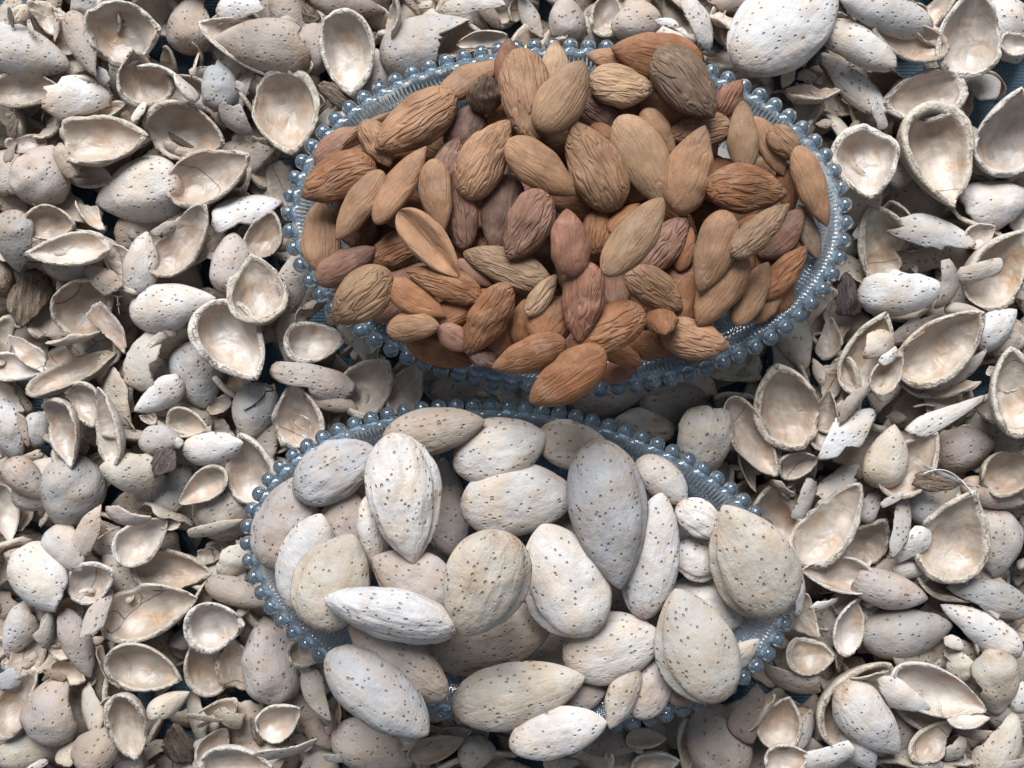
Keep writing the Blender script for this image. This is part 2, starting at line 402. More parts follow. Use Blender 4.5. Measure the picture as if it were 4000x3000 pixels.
# tile kind x y length width tip-angle layer roll colour options | label       (pixels of the enlarged photo tile)
SHELLS = '''
A1 C 250 790 620 330 0 0 20 d n80|dark hollow shell half in the shade under the big grey shell at the left edge
A1 F 740 70 300 280 60 0 180 g -|pitted grey shell piece at the top edge behind the large round hollow shell
A1 D 1610 200 520 470 100 1 180 b -|round dotted shell half between the big round hollow and the white flake
A1 E 210 130 260 110 80 1 150 y j|pale upright splinter of shell beside the blue cloth in the top left corner
A1 B 92 150 190 55 100 3 180 q -|dark woody splinter standing in the top left corner
A1 G 390 150 370 210 -68 1 20 b j|upright beige shell piece with ragged edge left of the slim pitted shell
A1 F 490 240 270 55 85 1 180 b j|thin upright strip of shell just left of the slim pitted shell at top left
A1 F 262 235 170 70 -60 4 180 y j|thin pale splinter pointing down right above the big grey shell at the left edge
A1 G 575 425 160 120 0 0 0 y j|small pale shell chip below the slim pitted shell at top left
A1 C 1090 300 650 560 6 1 -8 g n235|large round hollow half with a shaded bowl and gapped lower rim at top left
A1 D 690 360 660 270 -66 2 160 b n40|slim heavily pitted shell piece leaning on the large round hollow shell at top left
A1 D 200 440 780 440 -20 2 180 g -|large grey pitted shell half lying hollow down at the left edge near the top
A1 C 1220 700 520 480 110 1 -25 b n300|hollow shell half under the white arched shell piece, its rim broken below
A1 E 1480 700 720 330 -32 3 -138 w N250|white arched shell piece showing its dark hollow below, left of the small silver shell
A1 F 1690 540 200 50 75 3 180 w j|narrow white strip of shell above the small silver shell piece
A1 F 1720 615 190 100 25 2 180 g -|small grey flake tucked behind the left side of the small silver shell
A1 F 2095 760 160 80 -40 2 180 w j|little white chip right of the small silver shell piece
A1 D 1890 730 450 330 98 3 185 h n10|small silver grey shell piece with a pointed top under the cracked double shell
A1 F 2040 1020 430 260 -38 3 170 p n120|curved grey shell piece with a notched top right of the round hollow shell holding splinters
A1 G 430 1090 330 260 30 1 10 y j|pale hollow shell scrap under the torn white pitted shell piece
A1 F 660 830 640 400 14 2 172 w n130n170j|torn white shell piece crowded with pits at the left below the big grey shell
A1 C 900 1000 500 260 15 1 10 y -|hollow shell half behind the cracked hollow half that points right at upper left
A1 F 870 650 220 150 -50 0 180 h j|bluish shell scrap below the slim pitted shell
A1 B 100 1110 260 120 75 1 180 k -|ragged brown husk scrap at the left edge above the round beige shell
A1 G 230 1250 370 190 15 0 10 d j|dark inner shell piece at the left edge above the round beige shell
A1 F 90 1310 300 110 85 1 180 d j|dark grey upright shell strip touching the left edge
A1 E 560 1400 360 190 -65 3 150 b j|dotted brown shell piece left of the cracked hollow half that points right
A1 C 770 1480 520 290 -18 1 -20 b n100|shell half with a striped rim under the cracked hollow half that points right
A1 D 330 1500 560 520 70 1 180 p -|round beige dotted shell half by the left edge
A1 F 1195 970 240 110 62 1 180 w j|white scrap of shell standing between two hollow halves at upper left
A1 C 910 1240 790 480 0 3 8 b n175|open shell half pointing right with a crack across its pale bowl at upper left
A1 C 1620 1135 720 500 -12 2 -10 b -|round hollow shell half holding a brown splinter and chips at upper left
A1 B 1570 1225 300 55 -30 3 180 k -|brown splinter lying in the round hollow shell half at upper left
A1 F 1470 1265 150 90 -20 3 180 b j|pale chip lying in the round hollow shell half at upper left
A1 F 1560 1310 130 70 -5 3 180 b j|flat chip near the lower rim inside the round hollow shell half at upper left
P D 292 418 205 145 192 1 180 w -|smooth white shell half pointing left below the cracked hollow half at upper left
P C 456 382 196 118 27 3 0 b -|pointed hollow half with a bright bowl overlapping the smooth white shell half
A2 D 110 420 540 380 -88 1 180 g -|dusky dotted shell half at the left edge level with the almond dish
A2 C 450 250 450 320 0 0 0 b n60n120|shaded hollow shell with a torn white rim left of the smooth white shell half
A2 E 790 220 400 190 -50 1 60 y j|narrow shell strip with a glossy pale end left below the smooth white shell half
A2 C 600 520 720 330 188 3 -35 w -|slender white hollow half pointing left with fine cracks in its bowl
A2 B 265 920 580 400 84 2 180 k -|rough brown bark like shell piece near the left edge
A2 C 750 960 620 480 50 1 -30 d -|dark hollow shell half right of the rough bark like shell piece
A2 F 870 740 470 260 -38 2 160 b j|brown broken shell flap above the dark hollow half near the left edge
A2 D 1200 620 590 320 82 1 180 w -|pale dotted shell half standing left of the shell with a tan flap
A2 D 1990 600 560 380 88 0 180 p -|shaded brown dotted shell half in the gap left of the almond dish
P F 532 452 175 90 20 1 178 w n250|white dotted shell piece with a broken lower edge left of the almond dish
A2 C 1580 410 760 430 52 3 12 b N85|deep bitten hollow half with a thick pale edge left of the almond dish
A2 F 1440 310 300 110 34 4 180 b j|tan flap of shell lying on the bitten hollow half left of the almond dish
P C 578 512 110 84 70 0 10 d -|dark hollow shell half beside the left end of the almond dish
P C 556 634 165 130 100 1 8 y n40|hollow shell with a bright bowl and brown side wall just left of the almond dish
A2 D 1450 990 830 450 8 3 178 w -|large smooth pitted shell half pointing right near the left centre
A2 G 950 1180 540 220 -58 3 10 p j|angular pinkish wedge of shell beside the large smooth shell half pointing right
P C 500 745 200 146 -56 3 0 w -|open half with the brightest white bowl and thick rim pointing down right
A2 E 640 1270 500 160 14 1 60 y -|thin stacked rim slices of shell below the dark hollow half at the left
A2 C 150 1530 620 260 -6 1 10 w -|low white rimmed hollow half at the left edge under a leaf shaped shell piece
A2 G 240 1390 490 220 -40 2 10 w j|leaf shaped shell piece showing its inside at the left edge
A2 C 640 1590 800 330 27 1 30 d -|long shaded hollow half at the left below the leaf shaped piece
A2 F 1240 1450 600 370 72 2 178 y n120n250j|tan dotted shell piece with bitten sides below the large smooth shell pointing right
P D 425 810 150 120 -82 1 180 h -|dark grey dotted shell half below the tan bitten piece
A3 C 760 170 430 300 -65 2 0 y n250|hollow shell piece behind the pinkish upright half at the left
A3 D 60 400 570 330 -72 2 180 w -|white dotted shell half cut by the left edge at mid height
A3 F 200 400 340 110 -80 3 180 b j|narrow brown strip beside white shards near the left edge
A3 E 320 390 360 200 80 2 150 w j|bright white torn shards of shell near the left edge at mid height
A3 C 960 370 720 310 98 2 10 g -|narrow upright hollow half with a white right rim at the left
A3 D 200 830 450 290 -50 2 180 p -|grooved shell piece near the left edge above the large grey egg shaped half
A3 C 60 1110 520 240 -80 1 0 w n150|hollow shell piece cut by the left edge beside the large grey egg shaped half
A3 D 600 950 690 560 -100 1 180 g -|large grey egg shaped shell half pointing down at the left
A3 C 590 410 640 370 -74 3 0 p n244|pinkish upright hollow half pointing down above the large grey egg shaped half
A3 C 1640 330 400 280 -10 1 0 y n80|pale hollow scrap behind the long shell half that points right at left centre
A3 D 1370 470 400 280 0 1 180 g -|grey shell half in the shade behind the wrinkled brown husk
A3 D 1370 110 500 270 215 2 180 w -|smooth white shell half pointing down left below the tan bitten piece
M1 D 160 200 440 330 -105 1 180 w -|white dotted shell half with a dark hair across it left of the tan arched hollow
A3 E 1500 880 500 290 70 2 165 s j|grey torn shell piece behind the wrinkled brown husk
A3 D 1130 790 540 390 172 3 180 y n20|yellowish split shell half with a long crack left of the wrinkled brown husk
A3 B 1410 690 330 280 60 3 180 q -|wrinkled dark brown husk sitting on the yellowish split shell half
A3 D 1830 560 580 290 10 3 175 w -|long pale shell half pointing right at left centre
A3 F 1540 510 130 100 40 3 180 w j|small white chip at the blunt end of the long pale shell half
A3 C 1770 890 500 280 215 3 0 y -|small cream coloured hollow half pointing down left beside the nut dish
P C 550 1010 160 120 100 1 0 w -|hollow half with a brown inner rim touching the left side of the nut dish
P D 488 1090 170 150 40 0 180 b -|broad beige shell half in the shade left of the nut dish
A3 F 1870 1250 560 160 11 2 172 y -|long tan strip of shell pointing left beside the nut dish
A3 C 1240 1340 540 370 40 2 0 w n80|broken hollow half with a bright white lower rim at left centre
A3 F 1120 1150 480 290 0 3 178 p n270j|grey shell piece with a torn lower edge over the white rimmed broken hollow
A3 F 760 1280 560 210 64 3 175 p -|petal shaped pinkish shell piece below the large grey egg shaped half
A3 D 520 1450 520 400 -45 2 180 w -|white pitted shell half under the petal shaped piece
P D 75 1245 176 130 -42 3 180 w -|large pitted cream shell half at the left edge in the lower third
P C 205 1252 118 92 25 1 0 w -|hollow half with a ragged white lower rim right of the large pitted cream shell
P C 375 1232 175 92 -5 1 10 d -|shaded hollow half above the long pointed hollow half at lower left
P F 503 1218 105 80 40 1 175 y j|cream shell scrap beside the left side of the nut dish
A4 C 1320 290 920 480 15 3 6 y n110|largest open half at lower left, long and pointing right with a streaked bowl
A4 F 850 320 560 200 77 3 165 p -|upright petal shaped shell piece left of the largest open half
A4 D 150 490 600 320 -118 2 180 w -|smooth white shell half at the left edge below the pitted cream shell
A4 E 400 470 400 180 78 1 130 y j|split cream shell piece right of the smooth white half at the left edge
A4 D 660 590 660 260 -70 3 180 p -|narrow purplish grey shell half at lower left
A4 C 600 840 340 220 -20 1 0 y n60|cream rim piece with holes under the narrow purplish grey shell half
A4 E 910 790 420 120 -66 1 80 b j|narrow shell strip beside the narrow purplish shell half
A4 C 1260 780 670 430 -18 3 0 y -|cream hollow half with a wavy bowl below the largest open half at lower left
P C 468 1350 135 112 10 3 -5 w n20|bright round hollow bowl with a white lower rim at lower left
P D 512 1280 150 62 -18 3 180 b -|elongated grooved grey brown shell half touching the left end of the nut dish
P C 447 1428 150 98 98 1 0 y n290|broken hollow half under the bright round bowl at lower left
P G 508 1432 158 90 95 2 0 y n60|long cream inner shell piece left of the big brown grey half
P D 585 1432 195 132 100 3 180 p -|big brown grey shell half between lower left shells and the nut dish
A4 C 180 1100 640 440 60 0 10 d -|half with a thin curved rim behind the pitted round half at lower left
A4 D 260 1520 620 400 10 0 180 y -|cream shell half at the bottom left corner
A4 D 400 1170 640 550 75 2 180 p n195|round densely pitted pinkish half with a broken lower edge in the lower left corner
A4 F 590 1520 260 220 70 3 170 y j|small torn cream shell piece at the bottom left
A4 D 830 1490 470 400 45 3 180 b -|brown rounded shell half at the bottom left right of the torn cream piece
A4 E 790 1160 580 220 -58 1 160 y -|long leaf shaped shell piece between two pointed hollow halves at lower left
A4 C 1120 1280 640 370 -82 3 0 y -|hollow half pointing down with a slit crack in its bowl at the bottom left
A4 F 60 900 240 200 20 0 180 h j|weathered bluish shell scrap on the blue cloth at the left edge
A4 F 470 850 230 80 -28 3 180 k j|thin brown strip above the round pitted half in the lower left corner
A4 D 1450 1115 400 210 30 3 178 y n230|grooved cream shell piece with a fibrous brown end at the bottom left
A4 B 1530 1470 420 300 -65 3 180 k -|wrinkled brown husk with a dark stalk end at the bottom left
A4 F 1790 1230 420 100 -20 2 175 y j|pale narrow strip of shell above the fibrous hollow piece at the bottom
A4 F 1990 1230 310 200 -50 1 178 y -|beige disc of shell below the long cream inner piece at lower left
A4 C 1860 1470 420 260 60 2 0 y n240|hollow piece with a fibrous frayed top at the bottom left
P C 512 1648 165 100 5 3 0 w -|wide white rimmed hollow half cut by the bottom edge left of centre
A4 F 1600 550 320 210 30 0 180 d j|triangular grey brown scrap between the hollow halves at lower left
A4 G 1110 1640 260 120 0 0 0 p j|pinkish scrap at the bottom edge at the left
A4 F 1310 1520 220 130 10 0 180 y j|tan scrap beside the hollow half with a slit crack
A4 F 320 1640 200 90 20 3 180 w j|little white ragged scrap at the bottom left corner
T1 C 400 300 740 330 160 2 -15 w -|white edged lower shell wrapping the cracked beige double shell at the top
T1 D 425 255 640 350 172 3 180 b n190|cracked beige double shell lying under a white flake at the top left
T1 F 295 55 340 180 0 4 178 w j|white square flake lying on the cracked beige double shell
T1 D 770 240 430 230 80 1 180 p -|shaded pitted shell half right of the cracked beige double shell
T1 B 720 90 160 120 -50 2 180 k -|fibrous brown husk scrap behind the cracked beige double shell
T1 D 960 20 480 190 -10 2 180 d -|dark brown shell half cut by the top edge left of centre
T1 B 890 590 300 140 -30 2 180 k -|rough brown fibrous piece under the tip of the jagged hollow half near the almond dish
T1 C 970 340 530 340 -84 3 0 w j|hollow half with jagged sides pointing down just left of the almond dish top
P C 622 250 196 148 -82 3 0 y -|tall open half with a bright lower bowl touching the left side of the almond dish
T1 E 1250 110 340 170 75 2 60 y -|shell edge standing upright at the top edge left of the split grey half
T1 C 1620 260 420 260 0 1 10 d -|dark hollow shell in the shade behind the almond dish rim at the top
T1 D 1440 270 620 370 20 2 180 g N320|grey shell half split by a vertical crack above the left of the almond dish
T1 G 1790 245 350 130 4 3 -40 b -|brown shell piece with a white straight edge behind the almond dish rim
T1 F 1720 30 490 150 0 3 180 w N270|white arched shell piece at the top edge above the almond dish
T1 F 1830 90 220 110 -60 1 180 b j|small brown triangle of shell hanging under the white arched piece at the top
T1 F 2085 105 340 130 -62 2 175 g -|blade shaped grey shell piece at the top edge above the almond dish
T1 F 880 715 300 150 30 1 180 y -|pale shell piece tucked under the upper left rim of the almond dish
T1 D 1130 460 320 220 80 0 180 p -|shaded shell half between the jagged hollow half and the almond dish
T2 D 350 110 300 240 95 2 180 p n10|grooved pinkish shell piece at the top edge above the middle of the almond dish
T2 C 585 95 320 220 80 1 0 p j|hollow broken shell with a torn white top at the top edge above the almond dish
T2 D 770 130 330 260 190 2 180 b -|wrinkled beige shell end at the top edge right of the torn hollow
T2 F 960 140 170 80 -18 3 180 w j|white straight edged chip between the wrinkled shell end and the almond dish
T2 E 1030 270 380 140 -18 1 150 w -|long white shell rim behind the orange almond lying over the dish rim
T2 G 1290 120 260 170 -50 1 0 b j|brown inner shell scrap beside the rough white wedge at the top edge
T2 F 1150 135 400 200 -56 3 178 w j|rough white wedge of shell pointing down right at the top edge
T2 D 1400 10 400 160 0 2 180 b -|beige shell half cut by the top edge left of the largest pale nut
T2 B 1665 625 190 90 -35 2 180 q -|little dark husk touching the upper right rim of the almond dish
E1 C 1200 380 720 340 170 0 0 d -|dark hollow shell in the shade below the pointed white half at the top right
E1 D 1050 110 960 350 172 3 180 w -|long white dotted half pointing left at the top edge in the right part
P D 2180 60 150 140 -62 1 180 w -|white dotted shell half in the top right corner
E1 C 2130 400 320 230 0 2 0 w -|hollow shell with a white rim cut by the right edge near the top
E1 F 1850 730 440 320 -68 1 178 g -|grey dotted shell piece under the upright irregular hollow at the top right
E1 C 1725 310 760 540 84 4 0 w n276|upright open half with a lumpy white bowl near the top right corner
E1 D 790 385 740 320 -34 3 178 w n260|pale leaf shaped half pointing down right beside the largest pale nut
E1 F 720 730 860 260 -52 2 175 w n240j|long white torn shell piece running down right of the almond dish
E1 F 600 720 720 60 -56 1 180 d -|thin dark strip in the shade right of the almond dish
E1 C 380 830 480 250 0 2 45 b n60|brown broken shell with torn white upper rim beside the right of the almond dish
E1 F 960 1000 300 160 -50 2 180 w j|small white end of shell above the round hollow half right of the almond dish
E1 C 1330 870 730 460 192 2 5 w -|hollow half with a dark membrane across its bowl at the upper right
E1 C 850 1420 660 560 -82 2 0 w n140|round hollow half with a shining white bowl just right of the almond dish
P C 2015 342 235 168 -74 4 0 y n20|largest hollow half at the upper right, its top deeply shaded and rim frayed
P C 2168 285 190 152 85 2 -18 w n95|hollow half with a torn left wall and bright bowl at the right edge
P D 2162 432 170 118 15 1 180 w -|pale dotted half at the right edge under the torn hollow
E2 F 780 340 160 90 80 1 180 w j|small white scrap touching the right end of the almond dish
E2 C 980 450 740 440 112 2 0 y N235|tan hollow half open on its right side right of the almond dish
E2 F 1430 350 820 320 -17 4 178 w n190n310|white dotted shell piece with ragged right end lying over the open tan hollow
E2 C 1820 370 280 220 30 1 0 w n90|small hollow with holes in its rim at the right between larger shells
E2 C 1940 650 780 560 60 2 0 y n150|big pale brown hollow half with a broad white rim at the right edge
E2 E 1830 690 440 180 14 3 160 y n270|dark curled leaf of shell lying in the big pale brown hollow at the right edge
E2 E 1560 800 480 210 84 2 150 g -|half moon shaped grey shell piece right of the bitten crescent half
E2 D 1160 870 760 400 2 4 180 w N88|white dotted crescent half with its upper side bitten away right of the almond dish
E2 B 690 890 430 290 100 2 180 q -|dark purple wrinkled husk below the right end of the almond dish
E2 E 1690 1030 340 130 -14 2 150 b -|curved shell rim above the large bright oval hollow at the right
E2 D 1990 1170 520 340 35 3 180 w -|white deeply pitted half behind the large bright oval hollow at the right
E2 F 1210 1210 380 200 36 1 180 p -|smooth pinkish shell piece left of the large bright oval hollow at the right
E2 D 2090 1310 380 260 10 1 180 p -|pinkish shell half at the right edge below the white deeply pitted half
E2 C 1490 1335 880 520 42 4 0 y -|large bright oval hollow half leaning to the upper right in the right part
E2 C 860 1400 780 430 68 2 0 y -|long hollow half holding a grooved shell end right of the two dishes
E2 F 950 1310 390 250 28 4 178 y -|grooved cream shell end lying in the long hollow half right of the dishes
E2 D 260 1290 560 330 -70 1 180 y -|rough tan shell half pointing down below the right of the almond dish
E2 E 530 1280 420 220 85 1 60 d -|narrow dark hollow beside the rough tan shell half
E2 F 440 1560 300 110 -70 2 180 w -|narrow pale strip below the rough tan shell half
P C 1694 878 195 142 108 3 0 b n250n215|hollow half with a ragged rough right edge between the two dishes at the right
E2 F 1650 1570 640 200 37 3 170 w -|white flat blade of shell below the large bright oval hollow
E2 C 2090 1580 400 280 20 2 0 w -|pale hollow half cut by the right edge beside the white flat blade
E2 C 1010 1570 420 270 50 2 0 y -|small cream hollow left of the tip of the large bright oval hollow
E2 F 1050 1420 260 120 40 4 180 w j|white scrap under the large bright oval hollow
E3 C 500 320 540 260 80 1 20 d -|narrow dark hollow right of the ragged hollow half
E3 E 740 170 520 170 52 2 120 b -|curved brown shell rim above the cracked grey half at the right
E3 F 670 430 740 350 38 3 178 w n250|cracked grey half with a torn lower edge left of the cream rounded half
E3 C 1230 700 700 420 48 1 0 b -|shell half with a long curved rim behind the cream rounded half at the right
E3 D 1060 640 580 400 74 4 180 y -|cream rounded half with a narrow top at the right of the nut dish
E3 F 1540 265 830 200 27 4 165 w -|white knife shaped shell piece pointing up right at the right
E3 F 1110 290 210 140 0 1 180 y j|small cream chip above the cream rounded half
E3 C 240 680 370 270 15 1 0 y -|small hollow shell below the ragged hollow half at the right
E3 F 640 840 580 280 42 3 175 w n300j|white torn shell piece left of the cream rounded half
E3 D 1700 580 560 420 8 1 180 p -|grooved pale half in the shade below the knife shaped piece
E3 B 1450 850 440 190 -6 2 180 k -|brown wrinkled shell piece inside the big broken ring shaped hollow
E3 F 1560 800 500 45 -24 3 180 h -|thin greenish white curved sliver over the big broken ring shaped hollow
E3 D 1960 960 580 250 -18 2 180 b -|tan pointed half aiming right near the right edge
E3 C 2080 750 560 400 18 2 0 y n200|hollow half with a white rim at the right edge above the tan pointed half
P C 2186 850 200 130 95 3 0 y -|upright hollow half with a thick white rim at the right edge
E3 D 1410 1120 480 290 -40 2 180 w -|dotted pale half lying inside the big broken ring shaped hollow
E3 C 1610 1310 860 600 65 2 -5 y N115|big broken ring shaped hollow with a thick white right rim at the lower right
E3 E 1240 1370 440 230 25 3 160 w N270|white curved shell piece in the mouth of the big broken ring shaped hollow
E3 F 1150 1230 620 200 76 3 178 g j|upright grey dotted strip left of the big broken ring shaped hollow
E3 D 1980 1370 600 470 -100 1 180 g -|round grey dotted half right of the big broken ring shaped hollow
E3 C 530 1210 880 440 55 3 20 y N80|long curved hollow half with a white lower rim right of the nut dish
E3 C 860 1330 500 370 60 1 0 g n90|grey hollow with a torn top right of the long curved hollow half
E3 E 330 1000 430 190 72 2 150 g j|frayed grey shell strip between the nut dish and the white torn piece
E3 F 880 1060 320 200 60 2 180 g j|grey flat scrap below the cream rounded half
E3 F 1070 1000 240 80 30 3 180 y j|thin cream sliver below the cream rounded half
P C 1664 1112 150 124 100 1 0 b -|hollow half with small holes in its rim behind the large tan nut on the dish
E3 E 120 900 290 160 -30 1 120 b -|striped curved rim piece right of the nut dish
E3 F 600 1530 440 280 20 2 180 p -|pinkish smooth shell piece under the white rimmed hollow at the lower right
E3 D 1240 1610 340 180 0 1 180 w -|pale shell half below the white curved piece at the lower right
E4 D 1210 485 820 470 10 2 180 g -|large grey brown half under the tan pinkish half at the lower right
E4 D 1080 130 720 340 -14 3 180 p n240|tan pinkish half with a frayed dark lower edge at the lower right
E4 C 590 -20 640 320 172 2 0 w -|hollow half with a broad white lower rim left of the tan pinkish half
E4 C 690 420 540 300 75 3 -12 w n330j|cream hollow half with ragged edges at the lower right
E4 D 1930 190 740 320 165 2 180 h n60|blue grey stained half with torn holes along its top at the right edge
E4 D 1860 470 800 320 148 3 180 w n250|white half with a dark triangular crack at the right edge
E4 F 1605 572 210 130 -15 3 180 w -|small white block of shell with two holes beside the large grey brown half
E4 F 1670 780 340 290 -80 2 180 y -|beige dotted square shell piece below the small white block
E4 D 1980 960 650 410 -82 3 180 y n262|cream nut shell with a long torn gash at the lower right edge
E4 C 1440 990 880 420 -22 2 0 w -|hollow half behind a torn dotted flap at the lower right
E4 F 1170 1050 580 280 -28 4 178 w j|torn dotted flap of shell lying over the hollow half at the lower right
E4 C 730 1060 880 560 50 1 0 b -|large hollow half behind the long pale pitted half at the lower right
E4 D 910 1265 840 480 -48 4 180 w -|long pale pitted half pointing down right near the bottom right
E4 E 880 860 380 140 15 3 120 y -|curled shell strip lying above the long pale pitted half
E4 C 1420 1430 500 280 42 3 0 b n300|tan stained hollow half near the bottom right
E4 E 1740 1240 400 180 5 3 60 w -|white curved rim piece below the torn dotted flap at the lower right
E4 F 1800 1370 400 110 4 2 180 p -|pinkish leaf shaped sliver near the bottom right
E4 E 1620 1510 320 220 58 3 150 y n300|curled cream shell piece near the bottom right corner
E4 D 2040 1470 680 400 62 4 180 y -|big beige half in the bottom right corner
E4 C 350 700 430 330 0 2 40 b n90|round brown bowl with holes in its thick rim right of the nut dish bottom
E4 G 310 360 470 290 -62 2 0 y j|tan shell piece with a white glossy inside beside the right end of the nut dish
E4 F 490 250 310 150 20 3 180 w n270j|white forked scrap beside the cream hollow half at the lower right
E4 E 190 890 590 290 -15 1 140 b -|ridged shell half below the right of the nut dish
E4 C 110 1250 480 380 70 2 0 y -|deep hollow with a double white rim below the nut dish at the right
E4 F 330 1350 360 150 58 1 180 g -|grey leaf shaped piece right of the hollow with a double white rim
E4 C 160 1590 420 330 10 3 0 w -|beige lined hollow half at the bottom edge right of the nut dish
E4 F 530 1570 500 270 24 3 178 w -|white leaf shaped piece at the bottom edge in the right part
E4 D 790 1510 440 320 -60 2 180 w -|dotted pale half at the bottom edge under the long pale pitted half
E4 F 1390 1640 280 150 0 2 180 w -|white pitted scrap at the bottom edge near the right
E4 D 2200 1060 300 200 90 1 180 w -|pale shell half cut by the right edge beside the gashed cream nut shell
E4 F 2140 1630 260 140 20 5 180 p -|scrap of shell at the bottom right corner
M1 C 500 230 510 390 96 3 0 p n174|arch shaped hollow half with an orange tan bowl above the nut dish
M1 D 720 100 420 200 -20 2 180 b -|brown shell piece right of the arch shaped orange tan hollow
K3 C 420 990 440 310 5 2 0 w n100n70|small hollow half with a dark split rim below the left of the almond dish
K3 E 410 1265 670 230 -18 3 160 p n250|long curved pinkish shell piece with a broken edge above the arch shaped hollow
K3 C 830 1310 490 400 50 1 0 p -|pinkish hollow half lying between the two dishes at the left
K3 C 1100 1320 420 260 62 1 0 b -|brown hollow half between the two dishes left of centre
K3 D 1450 1340 400 220 0 0 180 b -|tan shell half in the narrow gap between the two dishes
M2 D 680 110 620 260 8 0 180 d -|dark shell half in the gap under the almond dish rim at the centre
M2 D 1180 130 520 300 20 1 180 d -|large dark shaded half below the almond dish right of centre
M2 D 950 310 480 280 175 1 180 p -|pinkish dotted half just above the upper right rim of the nut dish
M2 E 1680 550 520 150 -75 3 60 b -|upright curved shell rim between the rough cream nut shell and the long brown hollow
M2 C 1700 390 680 300 -58 3 0 b -|long brown hollow half slanting down right beside the rough cream nut shell
M2 D 1410 460 620 440 -98 4 180 y -|rough cream nut shell with a crack near its lower end right of the nut dish
M2 E 2045 1400 560 220 95 3 130 w -|white shell side standing behind the large tan nut on the nut dish
M3 C 550 830 280 210 -10 1 0 y -|small cream hollow under the lower left rim of the nut dish
M3 F 610 1130 480 220 -70 3 178 y n150|curved beige shell piece left of the grey nut hanging over the dish
M3 C 370 1300 380 270 35 3 0 w n100|white walled hollow piece with a holed rim at the bottom left of the nut dish
M3 B 180 1400 250 90 100 2 180 k -|brown fibrous sliver at the bottom left of centre
M3 F 400 1540 510 190 8 4 178 w N90|pale crescent of shell near the bottom edge left of centre
M3 F 640 1420 340 170 -50 2 180 b -|tan curved piece right of the holed white hollow at the bottom
M3 E 780 1280 280 90 85 2 100 y -|upright thin strip under the grey nut hanging over the dish
M3 D 1010 1520 640 370 -18 3 180 b -|rough wrinkled brown half at the bottom edge left of centre
M3 F 740 1590 210 90 -32 3 180 w -|small white strip at the bottom edge beside the rough wrinkled half
M3 C 1480 1510 440 190 20 1 0 d -|dark shallow hollow at the bottom centre under the pale green nut
M3 C 1300 1450 320 150 0 0 0 d -|dark hollow below the tip of the grey nut hanging over the dish
M3 C 1620 1410 280 140 20 0 0 b -|small brown hollow below the bottom rim of the nut dish
M3 D 1790 1560 300 260 0 0 180 y -|cream shell half at the bottom edge left of the pale green nut
M4 F 1700 1260 460 260 70 2 160 d -|grey brown leaf shaped shell below the lower right rim of the nut dish
M4 E 1800 1270 380 120 60 3 90 y -|narrow cream rim beside the grey brown leaf shaped shell
M4 D 1470 1490 590 440 118 2 180 p -|dull brown half at the bottom edge below the nut dish
M4 C 1020 1610 370 240 10 1 0 y -|shallow cream ring of shell at the bottom edge below the nut dish
M4 D 700 1460 480 260 -10 0 180 d -|dark shaded half at the bottom under the nut dish rim
M4 C 960 1440 300 160 0 0 0 d -|dark narrow hollow below the bottom rim of the nut dish right of centre
M4 F 360 1630 320 150 0 1 180 b -|brown scrap at the bottom edge under the pale green nut
'''
NUTS_OUT = '''
P N 1676 98 270 168 38 4 0 w -|largest pale whole nut lying on the shells at the upper right of the almond dish
'''
